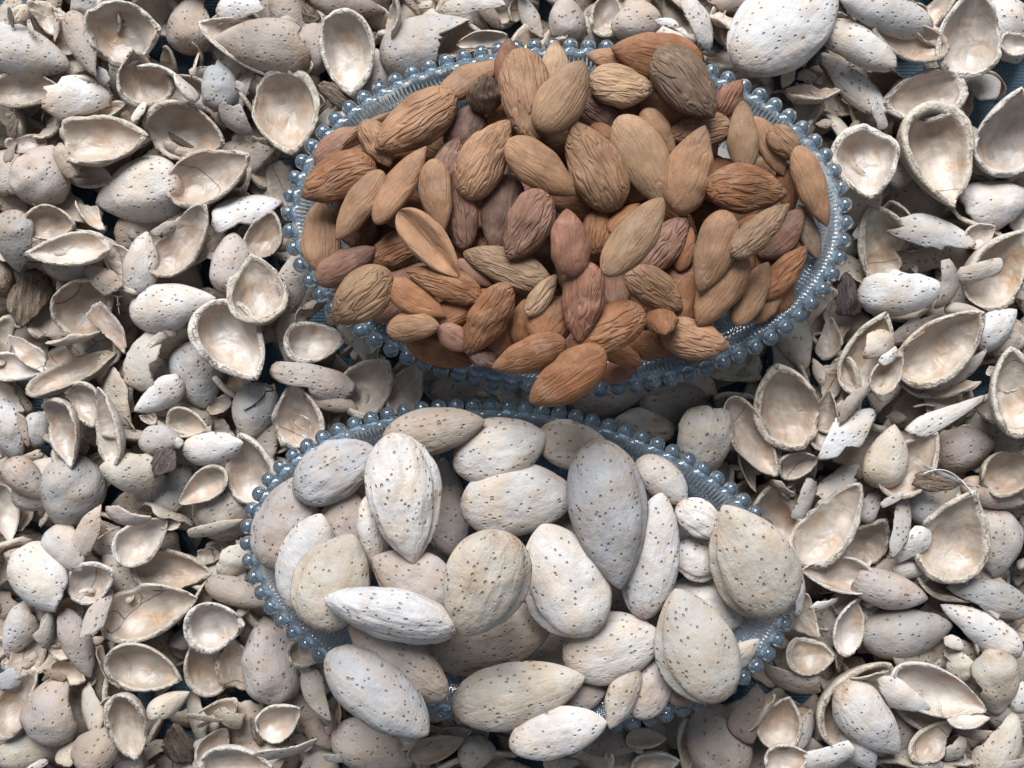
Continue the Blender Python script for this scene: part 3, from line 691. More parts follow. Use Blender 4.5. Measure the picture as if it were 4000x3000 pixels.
KERNELS = '''
K1 K 640 865 480 230 28 1 0 m -|mauve almond leaning on the left wall under the split tan almond
K1 K 870 770 560 200 33 3 0 t c|tan almond half with a dark open fold behind the big ridged one at upper left
K1 K 870 850 380 190 -60 3 0 t f|folded flap of tan almond skin under the big ridged almond at upper left
K1 K 1150 690 690 330 217 5 0 t r|big ridged almond pointing down left at the upper left of the heap
K1 K 1550 385 520 220 32 2 20 t -|long light tan almond along the upper left rim
K1 K 1645 490 300 230 85 3 0 n p|blunt dark almond standing on end at the top left of the heap
K1 K 1830 300 400 190 95 2 0 r -|reddish almond poking up behind the long pale upright almond
K1 K 1945 510 690 345 -82 4 0 t s|long pale pinkish upright almond near the top of the heap
P K 1215 210 172 96 58 6 0 e -|brownish olive almond pointing up right over the long pale upright almond
P K 1200 142 105 58 92 2 0 l -|small light almond at the top edge of the heap beside the pale upright almond
K1 K 1515 745 400 270 66 2 0 v -|dark mauve almond with a dry tip at the upper left middle
K1 K 1400 960 360 180 72 3 0 m f|pointed mauve almond behind the slender narrow tan ones at left
K1 K 1655 960 610 320 60 5 0 t r|deeply ridged brown almond pointing up right left of centre
P K 1168 364 180 92 -36 5 0 t -|plump tan almond pointing down right left of centre
K1 K 590 1105 560 330 206 3 0 o r|orange brown ridged almond against the left rim
K1 K 745 1295 570 220 236 4 0 t -|smooth slender tan almond pointing down left near the left rim
K1 K 1040 1145 640 230 57 5 25 t f|slender almond with a sharp seam pointing up right at the left
K1 K 1305 1225 510 225 -82 5 0 t -|narrow upright almond with its tip down at left centre
K1 K 1485 1325 560 210 94 4 15 m f|narrow brown almond with a torn seam beside the tip down one at left centre
K1 K 1775 1350 560 290 -102 4 0 v -|dark stained almond pointing down at the centre left
K1 K 1950 1440 530 310 244 6 0 m r|greyish pink ridged almond pointing down left at the centre
K1 K 470 1510 520 270 92 2 0 t s|broad flat brown almond with fine cracks against the left wall
K3 K 985 330 420 250 205 3 0 o r|orange almond with a raised crease at the left
K3 K 1245 280 600 260 -48 6 0 t c|hollow shrivelled almond with raised edges at the left centre
K3 K 650 435 470 230 30 3 0 m -|purple brown almond low against the left wall
K3 K 760 655 520 340 222 5 0 e r|broad strongly ridged almond at the lower left corner of the heap
K3 K 1155 685 480 220 -30 4 0 o -|rust brown almond pointing down right at the lower left
K3 K 1130 885 400 190 4 4 0 t f|short almond with a split seam at the lower left near the rim
K3 K 1355 565 560 230 160 4 0 o r|ridged almond pointing left at the lower left centre
K3 K 1810 460 660 260 158 4 0 e r|long ridged almond lying under the greyish pink one
K3 K 1665 825 580 260 238 5 0 o r|ridged almond pointing down left at the bottom left of centre
K3 K 1425 960 260 170 -40 3 0 m -|small pinkish almond under the one pointing down left at the bottom
K3 K 1965 1080 540 240 200 5 0 o -|smooth orange brown almond near the bottom rim
K3 K 2060 650 350 150 55 5 0 l r|small shrivelled pale almond at the centre bottom
K3 K 1920 850 330 170 85 2 0 o -|orange brown almond standing below the small shrivelled pale one
K3 K 1320 1060 480 200 -20 2 0 o -|shaded orange almond low against the bottom left wall
P K 1192 690 120 95 50 2 0 o -|shaded orange almond left of the reddish one that points down
K3 K 1640 1110 230 130 -30 3 0 v f|curled dark scrap of almond skin at the bottom of the heap
K3 K 1760 910 380 240 70 1 0 o -|dark orange almond deep in the lower left of the heap
K3 K 1440 760 300 200 30 2 0 o -|half hidden orange almond under the ridged one pointing left
P K 1226 814 190 96 215 7 0 o -|orange almond hanging over the bottom rim of the dish
K1 K 1600 1260 400 200 90 1 0 o -|deep lying orange almond between the narrow and the dark stained one
K3 K 1560 500 320 150 -30 2 0 m -|brown almond under the end of the long ridged one
K2 K 675 225 650 330 172 4 0 o -|orange almond lying across the top rim of the dish
K2 K 880 418 610 370 -50 6 0 n r|dark brown wrinkled almond pointing down right at the top right
K2 K 425 432 470 290 -10 5 0 l r|light tan wrinkled almond lying level near the top
K2 K 330 245 320 160 168 2 0 t -|light almond half hidden behind the level light tan one at the top
K2 K 270 640 400 250 -40 2 0 v r|purplish ridged almond under the level light tan one
K2 K 1210 520 280 170 60 3 0 r f|reddish curled almond with a spiky tip at the upper right rim
K2 K 760 620 420 300 -20 1 0 o -|deep shaded almond under the dark wrinkled one
K2 K 970 755 480 240 190 3 0 t r|ridged almond pointing left below the dark wrinkled one
K2 K 1300 805 490 205 95 4 0 e s|greyish narrow upright almond at the upper right
K2 K 1480 870 460 170 -60 3 0 t f|slim tan almond right of the greyish upright one
K2 K 1590 850 300 190 -48 3 0 t -|small bent tan almond near the upper right rim
K2 K 1790 1160 590 210 -68 4 0 t -|slender tan almond leaning on the right rim
K2 K 1620 1175 350 170 -82 2 0 o -|orange almond low beside the slender one on the right rim
K2 K 228 1010 680 390 118 5 0 t s|large flat pinkish almond pointing up left at the centre
K2 K 570 975 690 330 -64 6 0 e s|pale yellowish smooth almond, the lightest big one at the centre right
K2 K 690 780 400 190 -55 3 0 t -|tan almond peeping out behind the pale yellowish smooth one
K2 K 920 1040 620 320 75 6 0 t -|tan almond with a white scuff pointing up at the centre right
K2 K 1325 1180 580 335 -4 6 0 o r|big deeply wrinkled orange almond pointing right at the right
K2 K 300 800 260 150 -40 2 0 o -|small orange almond tip behind the large flat pinkish one
P K 1371 513 200 80 53 7 20 e f|curved olive almond with a sharp seam pointing up right over the centre right
K4 K 1085 340 590 290 252 6 0 t s|smooth tan almond with a bright tip pointing down right of centre
K4 K 725 285 510 250 50 4 0 m r|mauve ridged almond with a flaking seam right of centre
K4 K 1425 180 560 205 42 6 0 e r|olive tan ridged almond pointing up right near the right
K4 K 1575 210 440 230 48 3 0 m -|smooth mauve almond near the right rim
K4 K 1765 200 400 150 -72 2 0 n -|dark shaded almond low by the right wall
K4 K 1590 490 470 190 50 3 0 o r|ridged tan almond by the lower right wall
K4 K 1360 640 500 200 62 4 0 t -|smooth tan almond leaning up right at the lower right
K4 K 1130 610 590 290 238 5 0 t -|wide tan almond pointing down left under the smooth bright tipped one
K4 K 660 610 470 260 -35 4 0 t -|plain tan almond below the mauve ridged one
K4 K 710 850 260 230 -88 4 0 o p|bright orange almond end between larger ones at the lower right
K4 K 940 965 500 280 -15 3 0 t r|large ridged almond against the bottom right wall
K4 K 315 900 580 320 208 5 0 o r|grainy orange ridged almond pointing down left at the bottom centre
K4 K 140 700 560 280 -96 5 0 r -|reddish brown almond pointing straight down at the bottom centre
P K 1231 525 142 86 95 5 0 r -|upright reddish almond with a rounded lower end at the centre
K4 K 240 180 360 220 80 2 0 o r|orange almond behind the upright reddish one at the centre
K4 K 360 570 380 220 100 2 0 m -|shaded almond between the curved olive one and the reddish one
K4 K 440 90 300 110 42 4 0 o f|thin orange almond edge behind the curved olive one
K4 K 880 690 380 200 80 2 0 o -|dark almond deep at the right of the plain tan one
K4 K 430 1090 300 150 -20 4 0 o f|orange pointed end of an almond over the bottom rim
K4 K 400 1200 270 150 15 1 0 r -|flat dark almond scrap against the bottom wall
K4 K 640 1020 380 200 -10 1 0 o -|dark almond at the bottom under the large ridged one
K4 K 1490 720 320 120 50 2 0 t -|slim almond squeezed against the lower right wall
K4 K 880 320 320 140 75 2 0 o -|reddish almond half behind the mauve ridged one
'''
NUTS = '''
M1 N 430 985 720 430 70 0 0 p -|brownish nut leaning on the left wall of the dish
M1 N 840 1000 500 380 90 0 0 p -|shaded nut deep in the dish below the grey mauve one
M1 N 1030 1090 580 200 -85 1 70 w -|narrow nut seen edge on left of the tall white grooved one
M1 N 1560 880 690 300 95 1 0 p -|dusky mauve nut standing behind the tall white grooved one
M1 N 755 635 660 390 28 2 15 s k|mauve grey nut with seam lines at the upper left of the dish
M1 N 1460 345 740 310 12 3 0 b -|beige nut pointing right at the top of the dish
P N 1080 976 206 128 20 2 0 w -|bright white nut with few dark dots at the top middle of the dish
M2 N 470 465 600 320 -18 1 0 y -|cream nut with a grooved base at the top right of the heap
P N 1120 1084 246 148 8 3 0 w -|broad white nut pointing right in the middle of the upper row
M1 N 560 1290 740 400 74 2 0 w -|pale nut with its tip up at the left of the heap
M1 N 1320 1410 660 420 152 2 0 p -|pinkish dotted nut lying under the tall white grooved one
P N 1060 1378 270 150 15 1 0 b -|flat beige nut under the round cream one, its thin edge showing below
M2 N 1080 700 460 260 -42 1 0 w -|white nut partly hidden beside the grey upright one near the upper right rim
M2 N 1350 985 380 240 -35 1 0 w k|grooved white nut behind the narrow upright white one at the right
M2 N 400 1060 320 250 0 0 0 p -|small visible end of a pinkish nut in the middle gap
M2 N 1320 1250 360 310 178 2 0 w -|pale blunt nut with brown husk threads at the right
M4 N 1390 510 560 390 -20 2 0 w -|pale nut hidden behind the dotted nut at the lower right
M4 N 1000 1090 460 290 60 1 0 p -|purplish nut at the bottom right near the rim
M4 N 1240 1130 260 170 0 0 0 k -|small dark brown nut end at the bottom right rim
M4 N 460 1140 420 260 10 0 0 p -|shaded nut at the bottom under the pinkish white one
M4 N 790 1150 460 220 -113 2 0 y -|tan wedge shaped nut end pointing down at the bottom
M4 N 1640 850 360 170 42 2 0 y -|narrow tan nut end beside the lower right rim
M1 N 1240 820 920 480 -80 5 20 w k|tall white nut with deep grooves at the upper left
M3 N 750 320 700 500 70 3 0 y -|smooth round yellowish nut at the left
M3 N 1200 880 870 370 143 3 25 b k|beige nut with a ragged brown end pointing up left at the lower left
M3 N 1060 1120 900 330 -36 4 35 s -|slate grey nut hanging over the lower left rim pointing down right
M4 N 730 800 720 460 14 3 0 w -|pinkish white nut pointing right at the lower centre
P N 1120 1500 285 130 14 4 0 y -|cream oblong nut at the bottom centre
M3 N 1160 550 960 330 167 5 55 w k|bright white pointed nut lying seam up at the lower left, tip left
M3 N 1825 330 800 560 -112 5 0 y -|round cream nut with a grooved top at the centre
M2 N 1010 1240 900 370 82 4 0 w -|narrow upright white nut right of the grey one
M2 N 390 1410 840 560 115 5 0 w -|broad cream dotted nut with its tip up at the centre
M2 N 685 935 1060 520 -80 6 0 s -|large grey nut with its dark tip pointing down
M4 N 1335 775 830 530 112 5 0 y -|dotted cream nut with its tip up at the lower right
P N 1625 1210 268 168 118 6 0 y -|large tan nut lying across the right rim with its tip up left
M4 N 330 1410 700 330 14 4 0 w -|pale green white nut lying outside against the bottom rim
'''
# ---------------------------------------------------------------- the cloth
cm = bpy.data.meshes.new('blue_cloth')
cm.from_pydata([(-0.6, -0.6, 0), (0.6, -0.6, 0), (0.6, 0.6, 0), (-0.6, 0.6, 0)], [], [(0, 1, 2, 3)]); cm.materials.append(M_CLOTH)
cloth = bpy.data.objects.new('blue_cloth', cm); C.objects.link(cloth); cloth['kind'] = 'structure'

# ---------------------------------------------------------------- building and settling
def settle(V, R, t, x, y, z0, q, keep_out=True, lift=0.0):
    """turn the piece, set it down on what lies there already and return its place and scale"""
    z = z0
    P0 = V @ R.T; s = 1.0
    ox = oy = 0.0
    for it in range(4):
        s = mpp(z) / mpp(z0)
        X, Y = spot(t, x, y, z)
        P = P0 * s + np.array([X + ox, Y + oy, 0])
        dz = drop(P, q) + lift
        z = float(np.clip(dz, 0.002, 0.085))
        if keep_out:
            for dish in (UP, LOW):
                dd = dish.inside(P[:, 0], P[:, 1]); m = dd > -0.001
                if m.sum() > 3:
                    need = np.interp(P[m, 2] + z, OUT_Z[::-1], OUT_D[::-1])
                    pen = np.quantile(dd[m] - need, 0.97)
                    if pen > 0:
                        gx, gy = dish.outward(X + ox, Y + oy); k = min(pen, 0.012) * 0.8
                        ox += gx * k; oy += gy * k
    s = mpp(z) / mpp(z0); X, Y = spot(t, x, y, z)
    P = P0 * s + np.array([X + ox, Y + oy, z]); pile(P)
    return (X + ox, Y + oy, z), s

def place(name, V, F, mats, mi, rv, R, loc, s, col):
    me = mesh_of(name, V, F, mats, mi, rv)
    o = bpy.data.objects.new(name, me); C.objects.link(o)
    o.matrix_world = Matrix.Translation(loc) @ Matrix([list(r) for r in R]).to_4x4() @ Matrix.Scale(s, 4)
    o.color = col
    return o

def entries(text):
    out = []
    for i, line in enumerate(text.strip().splitlines()):
        left, label = line.split('|'); f = left.split()
        out.append((int(f[7]), i, f, label))
    return sorted(out, key=lambda e: (e[0], e[1]))

def notch_list(opt, flip):
    out, i = [], 0
    while i < len(opt):
        if opt[i] in 'nN':
            j = i + 1
            while j < len(opt) and opt[j].isdigit(): j += 1
            out.append((float(opt[i + 1:j]) * (-1 if flip else 1),) + ((0.24, 30.0) if opt[i] == 'n' else (0.62, 62.0))); i = j
        else: i += 1
    return out

NAMES = dict(C=('shell_half', 'nut shell', 'empty nut shell halves strewn on the cloth'), F=('shell_piece', 'shell piece', 'broken shell pieces strewn on the cloth'),
             B=('husk_piece', 'husk', 'dry husk pieces among the shells'))
seed = 100
def make_shell(f, label):
    global seed
    seed += 7; r = np.random.default_rng(seed)
    t, kind = f[0], f[1]; x, y, L, W, ang = (float(v) for v in f[2:7]); layer = int(f[7]); roll = float(f[8]); c, opt = f[9], f[10]
    z0 = 0.007 + layer * 0.006; k = mpp(z0) / TILES[t][2]; L, W = L * k, W * k
    jag = 0.11 if 'j' in opt else 0.05; notches = notch_list(opt, abs(roll) > 90)
    if kind in 'CD':
        V, F, mi, rv = shell(L, W, seed, False, 0.07 if 'j' in opt else 0.025, notches, breaks=(0, 3, 0.74, 0.97) if kind == 'C' else (1, 4, 0.62, 0.96)); mats = [M_OUT if r.random() < 0.75 else M_OUT2, M_IN, M_RIM]; key = 'C'
    elif kind == 'B':
        V, F, mi, rv = shell(L, W, seed, True, 0.15, notches, depth=0.36); mats = [M_HUSK] * 3; key = 'B'
        V[:, 2] += waves(V * np.array([0.15, 1, 1]), 9 * 6.28 / W, seed, 6) * 0.028 * W
    else:
        if kind == 'E': W *= 1.15
        V, F, mi, rv = shell(L, W, seed, True, jag, notches, depth=0.55 if kind == 'E' else 0.34 + 0.16 * r.random()); mats = [M_OUT if r.random() < 0.75 else M_OUT2, M_IN, M_RIM]; key = 'F'
    wob = 1.0 if kind in 'CD' else 2.0
    R = rot3(roll + r.normal() * 10 * wob, r.normal() * 8 * wob, ang)
    loc, s = settle(V, R, t, x, y, z0, 0.13)
    name, cat, grp = NAMES[key]
    o = place(name, V, F, mats, mi, rv, R, loc, s, jitter(PAL[c], 0.09))
    return tag(o, label, cat, grp)

# crumbs that cover the cloth between the bigger shells, nobody could count them
def build_crumbs():
    vs, fs, mis, rvs, n0 = [], [], [], [], 0
    bare = [('A1', 120, 70, 20), ('E1', 2120, 760, 22), ('E1', 1760, 1000, 8), ('E4', 390, 1130, 10), ('A4', 150, 850, 14)]
    k = 0
    for step, lo, hi in ((0.0150, 0.016, 0.031), (0.0165, 0.016, 0.031), (0.0190, 0.016, 0.030), (0.0140, 0.004, 0.010)):
      for gx in np.arange(-0.178, 0.179, step):
        for gy in np.arange(-0.137, 0.138, step):
            k += 1; r = np.random.default_rng(9000 + k)
            x, y = gx + r.normal() * 0.004, gy + r.normal() * 0.004
            if UP.inside(x, y) > 0.007 or LOW.inside(x, y) > 0.007: continue
            if any(math.hypot(x - spot(a, b, c, 0)[0], y - spot(a, b, c, 0)[1]) < d * 0.0005 for a, b, c, d in bare): continue
            L = r.uniform(lo, hi); W = L * r.uniform(0.45, 0.75)
            V, F, mi, rv = shell(L, W, 20000 + k, True, 0.13, (), depth=r.uniform(0.35, 0.55), small=True)
            R = rot3(r.choice([0, 180, 180, 40, -60, 140]) + r.normal() * 12, r.normal() * 12, r.uniform(0, 360))
            P = V @ R.T + np.array([x, y, 0]); z = float(np.clip(drop(P, 0.25), 0.0015, 0.02))
            pile(P + np.array([0, 0, z]))
            vs.append(P + np.array([0, 0, z])); fs += [tuple(i + n0 for i in f) for f in F]; mis += mi; rvs += rv; n0 += len(V)
    me = mesh_of('shell_crumbs', np.vstack(vs), fs, [M_OUT, M_IN, M_RIM], mis, rvs)
    o = bpy.data.objects.new('shell_crumbs', me); C.objects.link(o); o.color = (0.38, 0.315, 0.26, 1)
    tag(o, 'small broken shell crumbs filling the gaps between the larger shells', 'shell crumbs', None, 'stuff')

build_crumbs()
for layer, i, f, label in entries(SHELLS): make_shell(f, label)

# ---------------------------------------------------------------- dishes
def bead_mesh():
    import bmesh
    bm = bmesh.new(); bmesh.ops.create_uvsphere(bm, u_segments=20, v_segments=12, radius=0.00225)
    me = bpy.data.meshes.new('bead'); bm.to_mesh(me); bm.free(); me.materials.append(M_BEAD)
    me.polygons.foreach_set('use_smooth', [True] * len(me.polygons)); return me
BEAD = bead_mesh()

def build_dish(dish, label, n_beads=80):
    root = bpy.data.objects.new('glass_dish', None); C.objects.link(root)
    root.location = (dish.x, dish.y, 0); root.rotation_euler = (0, 0, dish.rot)
    tag(root, label, 'dish')
    a, b = dish.a, dish.b
    # even steps along the rim
    tt = np.linspace(0, 2 * math.pi, 4001); px, py = a * np.cos(tt), b * np.sin(tt)
    s = np.concatenate([[0], np.cumsum(np.hypot(np.diff(px), np.diff(py)))]); per = s[-1]
    na = n_beads * 20
    th = np.interp(np.arange(na) * per / na, s, tt)
    ex, ey = a * np.cos(th), b * np.sin(th); nx, ny = -np.cos(th) / a, -np.sin(th) / b; l = np.hypot(nx, ny); nx, ny = nx / l, ny / l   # inwards
    ph = np.arange(na) * 2 * math.pi / na
    scal = 0.5 + 0.5 * np.cos(n_beads * ph)                # one scallop for every bead
    rib = np.cos(n_beads * 4 * ph)
    prof = [  # (offset inwards, height, scallop, rib, tooth)
        (0.0012, 0.0356, 1, 0, 0), (0.0021, 0.0366, .8, 0, 0), (0.0031, 0.0370, .4, 0, 0), (0.0039, 0.0367, .1, .3, 0), (0.0046, 0.0362, 0, 1, 0), (0.0053, 0.0357, 0, 1, 0), (0.0060, 0.0352, 0, .6, 0),
        (0.0064, 0.0349, 0, 0, 0), (0.0072, 0.0345, 0, 0, 0), (0.0080, 0.03405, 0, 0, 0), (0.0084, 0.0336, 0, 0, 1), (0.0088, 0.0331, 0, 0, 0), (0.0092, 0.0325, 0, 0, 1), (0.0096, 0.0317, 0, 0, 0),
        (0.0102, 0.0285, 0, 0, 0), (0.0113, 0.0240, 0, 0, 0), (0.0129, 0.0185, 0, 0, 0), (0.0153, 0.0123, 0, 0, 0), (0.0190, 0.0077, 0, 0, 0), (0.0230, 0.0052, 0, 0, 0)]
    rows = []
    for d, z, sc, rb, to in prof:
        dd = d - sc * scal * 0.0021
        zz = z + rb * rib * 0.00028 + to * np.maximum(np.cos(n_beads * 5 * ph), 0) * 0.00055 + sc * scal * 0.0003
        rows.append(np.stack([ex + nx * dd, ey + ny * dd, zz + 0 * ex], -1))
    base_in = np.stack([ex + nx * 0.023, ey + ny * 0.023, np.full(na, 0.0052)], -1)
    for f in (0.66, 0.33): rows.append(base_in * np.array([f, f, 1]))
    under = [(0.0225, 0.0022), (0.0195, 0.0030), (0.0150, 0.0068), (0.0115, 0.0145), (0.0092, 0.0215), (0.0078, 0.0272), (0.0062, 0.0308), (0.0046, 0.0326), (0.0030, 0.0338), (0.0016, 0.0345)]
    urows = []
    base_un = np.stack([ex + nx * 0.0225, ey + ny * 0.0225, np.full(na, 0.0022)], -1)
    for f in (0.33, 0.66): urows.append(base_un * np.array([f, f, 1]))
    for i, (d, z) in enumerate(under):
        w = 0.00035 if i in (4, 5, 6, 7) else 0
        urows.append(np.stack([ex + nx * (d + w * rib), ey + ny * (d + w * rib), np.full(na, z)], -1))
    allr = rows + [np.array([[0, 0, 0.0052]])] + [np.array([[0, 0, 0.0022]])] + urows
    V = np.vstack(allr); nr = len(rows); c1 = nr * na; c2 = c1 + 1; u0 = c2 + 1; nu = len(urows); F = []
    def strip(i0, i1):
        for j in range(na):
            k = (j + 1) % na; F.append((i0 + j, i0 + k, i1 + k, i1 + j))
    for i in range(nr - 1): strip(i * na, (i + 1) * na)
    for j in range(na): F.append(((nr - 1) * na + j, (nr - 1) * na + (j + 1) % na, c1))
    for j in range(na): F.append((c2, u0 + (j + 1) % na, u0 + j))
    for i in range(nu - 1): strip(u0 + i * na, u0 + (i + 1) * na)
    strip(u0 + (nu - 1) * na, 0)
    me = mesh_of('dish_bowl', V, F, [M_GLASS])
    bowl = bpy.data.objects.new('dish_bowl', me); C.objects.link(bowl); bowl.parent = root
    for i in range(n_beads):
        j = i * 20
        o = bpy.data.objects.new('bead', BEAD); C.objects.link(o); o.parent = root
        o.location = (float(ex[j] + nx[j] * 0.0002), float(ey[j] + ny[j] * 0.0002), 0.0352)
    # the dish becomes part of what things can rest on
    gx, gy = np.meshgrid(X0 + (np.arange(440) + 0.5) * CELL, Y0 + (np.arange(360) + 0.5) * CELL, indexing='ij')
    dd = dish.inside(gx, gy); m = dd > -0.002
    HM[m] = np.interp(dd[m], IN_D, IN_Z)
build_dish(UP, 'oval clear glass dish with a beaded rim, heaped with brown shelled almonds')
build_dish(LOW, 'oval clear glass dish with a beaded rim, heaped with pale whole nuts in their shells')

# ---------------------------------------------------------------- almonds in the upper dish
kseed = 3000
def make_kernel(t, x, y, L, W, ang, layer, roll, c, opt, label, grp, q=0.10):
    global kseed
    kseed += 11; r = np.random.default_rng(kseed)
    z0 = 0.020 + layer * 0.006; k = mpp(z0) / TILES[t][2]; L, W = L * k * 1.05, W * k * 1.08
    T = W * (0.56 if 's' not in opt else 0.50)
    keel = 0.16 if 'f' in opt else (0.05 if r.random() < 0.5 else 0.0)
    conc = 0.75 if 'c' in opt else 0
    ridged = 'r' in opt or r.random() < 0.25
    V, F, mi, rv = closed_body(L, W, T, kseed, 40, 52, 0.68 + 0.16 * r.random(), 0.50 + 0.07 * r.random(), r.uniform(-0.06, 0.06), keel,
                               0.022, 0.011 if 'r' in opt else 0.005, conc)
    pitch = 40 * (1 if 'p' in opt else 0) + r.normal() * 7
    R = rot3(roll + r.normal() * 8, pitch, ang)
    loc, s = settle(V, R, t, x, y, z0, q, keep_out=False)
    o = place('almond_kernel', V, F, [M_KR if ridged else M_K], None, None, R, loc, s, jitter(KPAL[c], 0.11))
    return tag(o, label, 'almond', grp)

def fill_dish(dish, n, make, sd, dmin, step):
    r = np.random.default_rng(sd); done = []
    for i in range(4000):
        if len(done) >= n: break
        u, v = r.uniform(-dish.a, dish.a), r.uniform(-dish.b, dish.b)
        c, s_ = math.cos(dish.rot), math.sin(dish.rot); X, Y = dish.x + u * c - v * s_, dish.y + u * s_ + v * c
        if dish.inside(X, Y) < dmin or any(math.hypot(X - a, Y - b) < step for a, b in done): continue
        done.append((X, Y)); make(X, Y, r)
def under_kernel(X, Y, r):
    z = 0.012; px, py = X / mpp(z) + 2000, 1500 - Y / mpp(z)
    make_kernel('P', px * 0.553, py * 0.553, 165, 92, r.uniform(0, 360), 0, 0, r.choice(list('oootmr')), '-',
                'brown almond mostly buried under the other almonds in the upper dish', 'almonds buried low in the upper dish', 0.2)
fill_dish(UP, 46, under_kernel, 5, 0.017, 0.0112)
fill_dish(UP, 34, under_kernel, 6, 0.012, 0.0130)
for layer, i, f, label in entries(KERNELS):
    make_kernel(f[0], *(float(v) for v in f[2:7]), layer, float(f[8]), f[9], f[10], label, 'almonds heaped in the upper glass dish')

# ---------------------------------------------------------------- whole nuts in the lower dish
def make_nut(t, x, y, L, W, ang, layer, roll, c, opt, label, grp, keep, q=0.10):
    global kseed
    kseed += 11; r = np.random.default_rng(kseed)
    z0 = 0.020 + layer * 0.006; k = mpp(z0) / TILES[t][2]; L, W = L * k * 1.04, W * k * 1.05
    if abs(roll) >= 30: T, W2 = W, W * 1.35
    else: T, W2 = W * (0.62 if W < 0.6 * L else 0.54), W
    V, F, mi, rv = closed_body(L, W2, T, kseed, 52, 84, 0.66 + 0.18 * r.random(), 0.52 + 0.07 * r.random(), r.uniform(-0.04, 0.04), 0.13 if 'k' not in opt else 0.18,
                               0.011, 0.005 if 'k' not in opt else 0.014)
    R = rot3(roll + r.normal() * 5, r.normal() * 6, ang)
    loc, s = settle(V, R, t, x, y, z0, q, keep_out=keep)
    o = place('whole_nut', V, F, [M_OUT2 if 'k' in opt or r.random() < 0.25 else M_OUT], None, None, R, loc, s, jitter(PAL[c], 0.04))
    return tag(o, label, 'nut', grp)
def under_nut(X, Y, r):
    z = 0.014; px, py = X / mpp(z) + 2000, 1500 - Y / mpp(z)
    make_nut('P', px * 0.553, py * 0.553, 215, 138, r.uniform(0, 360), 0, 0, r.choice(list('pgbp')), '-',
             'pale whole nut mostly buried under the other nuts in the lower dish', 'whole nuts buried low in the lower dish', False, 0.2)
fill_dish(LOW, 18, under_nut, 8, 0.018, 0.018)
for layer, i, f, label in entries(NUTS):
    make_nut(f[0], *(float(v) for v in f[2:7]), layer, float(f[8]), f[9], f[10], label, 'whole nuts heaped in the lower glass dish', False)
for layer, i, f, label in entries(NUTS_OUT):
    make_nut(f[0], *(float(v) for v in f[2:7]), layer, float(f[8]), f[9], f[10], label, None, True)

# ---------------------------------------------------------------- what the heaps hide is left out; the buried ones that show are told apart by what covers them
from mathutils import Vector
def sort_out_buried():
    bpy.context.view_layer.update(); dg = bpy.context.evaluated_depsgraph_get(); hits = {}
    w, h = 410, 308
    for j in range(h):
        for i in range(w):
            d = Vector(((i + .5) / w * 2 * HALF - HALF, HALF * .75 - (j + .5) / h * 1.5 * HALF, -1)).normalized(); o = Vector(cam.location)
            for k in range(5):
                ok, loc, nor, idx, ob, m = S.ray_cast(dg, o, d)
                if not ok: break
                if ob.name.startswith(('bead', 'dish')): o = loc + d * 1e-5; continue
                hits[ob.name] = hits.get(ob.name, 0) + 1; break
    for kind, grp in (('almond', 'almonds buried low in the upper dish'), ('nut', 'whole nuts buried low in the lower dish')):
        low = [o for o in S.objects if o.get('group') == grp]
        shown = [o for o in S.objects if o.get('category') == kind and o.get('group') != grp and len(o['label'].split()) <= 12]
        used = set()
        for o in sorted(low, key=lambda q: -hits.get(q.name, 0)):
            if hits.get(o.name, 0) < 4: bpy.data.objects.remove(o); continue
            near = sorted((q for q in shown if q['label'] not in used), key=lambda q: (q.location - o.location).length)[0]
            used.add(near['label']); o['label'] = kind + ' buried beneath the ' + near['label']
sort_out_buried()

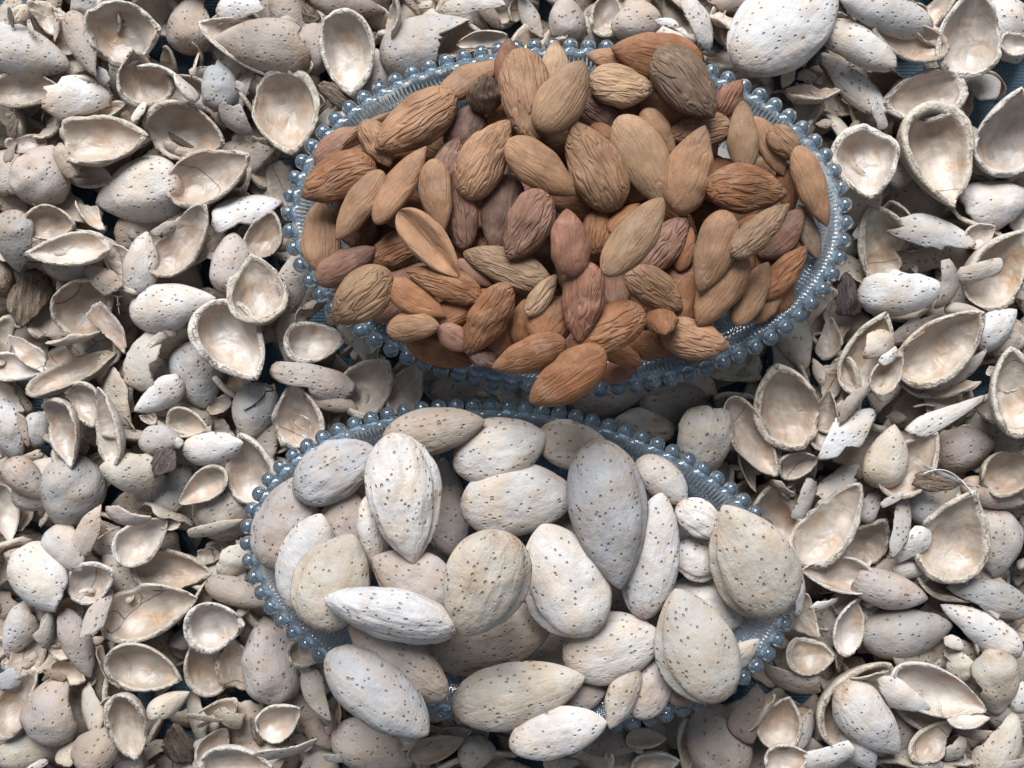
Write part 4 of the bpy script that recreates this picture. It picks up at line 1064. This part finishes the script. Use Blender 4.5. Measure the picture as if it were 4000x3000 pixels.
# ---------------------------------------------------------------- loose fibres and threads lying on the heap
FIBRES = """
M1 258 -5 235 95 100 190 0 245|d|dark hair lying across the white dotted shell half left of the arched hollow
M1 460 255 480 295 540 330|w|short pale thread in the orange tan arched hollow, the left one
M1 505 225 560 255 575 320|w|curved pale thread in the orange tan arched hollow, the right one
E3 1770 960 1560 760 1340 780|w|thin pale fibre arching over the big broken ring shaped hollow
A3 1035 1235 950 1270 845 1340|b|thin brown fibre between the petal shaped piece and the broken white rimmed hollow
E2 1350 1210 1200 1310 1080 1400|b|thin dry fibre left of the large bright oval hollow
E4 1480 1090 1500 1140 1515 1200|w|short white thread hanging from the torn dotted flap
A2 1015 905 1022 990 1030 1050|b|fine brown fibre standing on the angular pinkish wedge
"""
FM = N('fibre'); FM.coords(); FM.put(FM.b.inputs['Base Color'], FM.col); FM.b.inputs['Roughness'].default_value = 0.8
FCOL = dict(d=(0.03, 0.022, 0.02, 1), w=(0.62, 0.55, 0.47, 1), b=(0.34, 0.22, 0.13, 1))
for line in FIBRES.strip().splitlines():
    pts, col, label = line.split('|'); f = pts.split(); q = [float(v) for v in f[1:]]; n = 28; P = []
    for i in range(n):
        u = i / (n - 1); x = (1 - u) ** 2 * q[0] + 2 * u * (1 - u) * (2 * q[2] - (q[0] + q[4]) / 2) + u * u * q[4]; y = (1 - u) ** 2 * q[1] + 2 * u * (1 - u) * (2 * q[3] - (q[1] + q[5]) / 2) + u * u * q[5]
        z = 0.02
        for it in range(4):
            X, Y = spot(f[0], x, y, z); ix, iy = cells(np.array([X]), np.array([Y])); z = float(HM[max(ix[0] - 1, 0):ix[0] + 2, max(iy[0] - 1, 0):iy[0] + 2].max()) + 0.0004
        P.append((X, Y, z))
    P = np.array(P)
    for it in range(3): P[1:-1, 2] = np.maximum(P[1:-1, 2], (P[:-2, 2] + P[2:, 2]) / 2)
    V, F = [], []; mid = P[n // 2].copy(); P = P - mid
    for i in range(n):
        for k in range(5):
            a = k * 2 * math.pi / 5; V.append((P[i, 0] + 0.00024 * math.cos(a), P[i, 1] + 0.00024 * math.sin(a), P[i, 2] + 0.00024 * math.sin(a + 0.8)))
    for i in range(n - 1):
        for k in range(5): F.append((i * 5 + k, i * 5 + (k + 1) % 5, (i + 1) * 5 + (k + 1) % 5, (i + 1) * 5 + k))
    o = bpy.data.objects.new('plant_fibre' if col != 'd' else 'hair', mesh_of('plant_fibre', V, F, [FM.m])); C.objects.link(o); o.color = FCOL[col]; o.location = mid
    tag(o, label, 'hair' if col == 'd' else 'fibre')
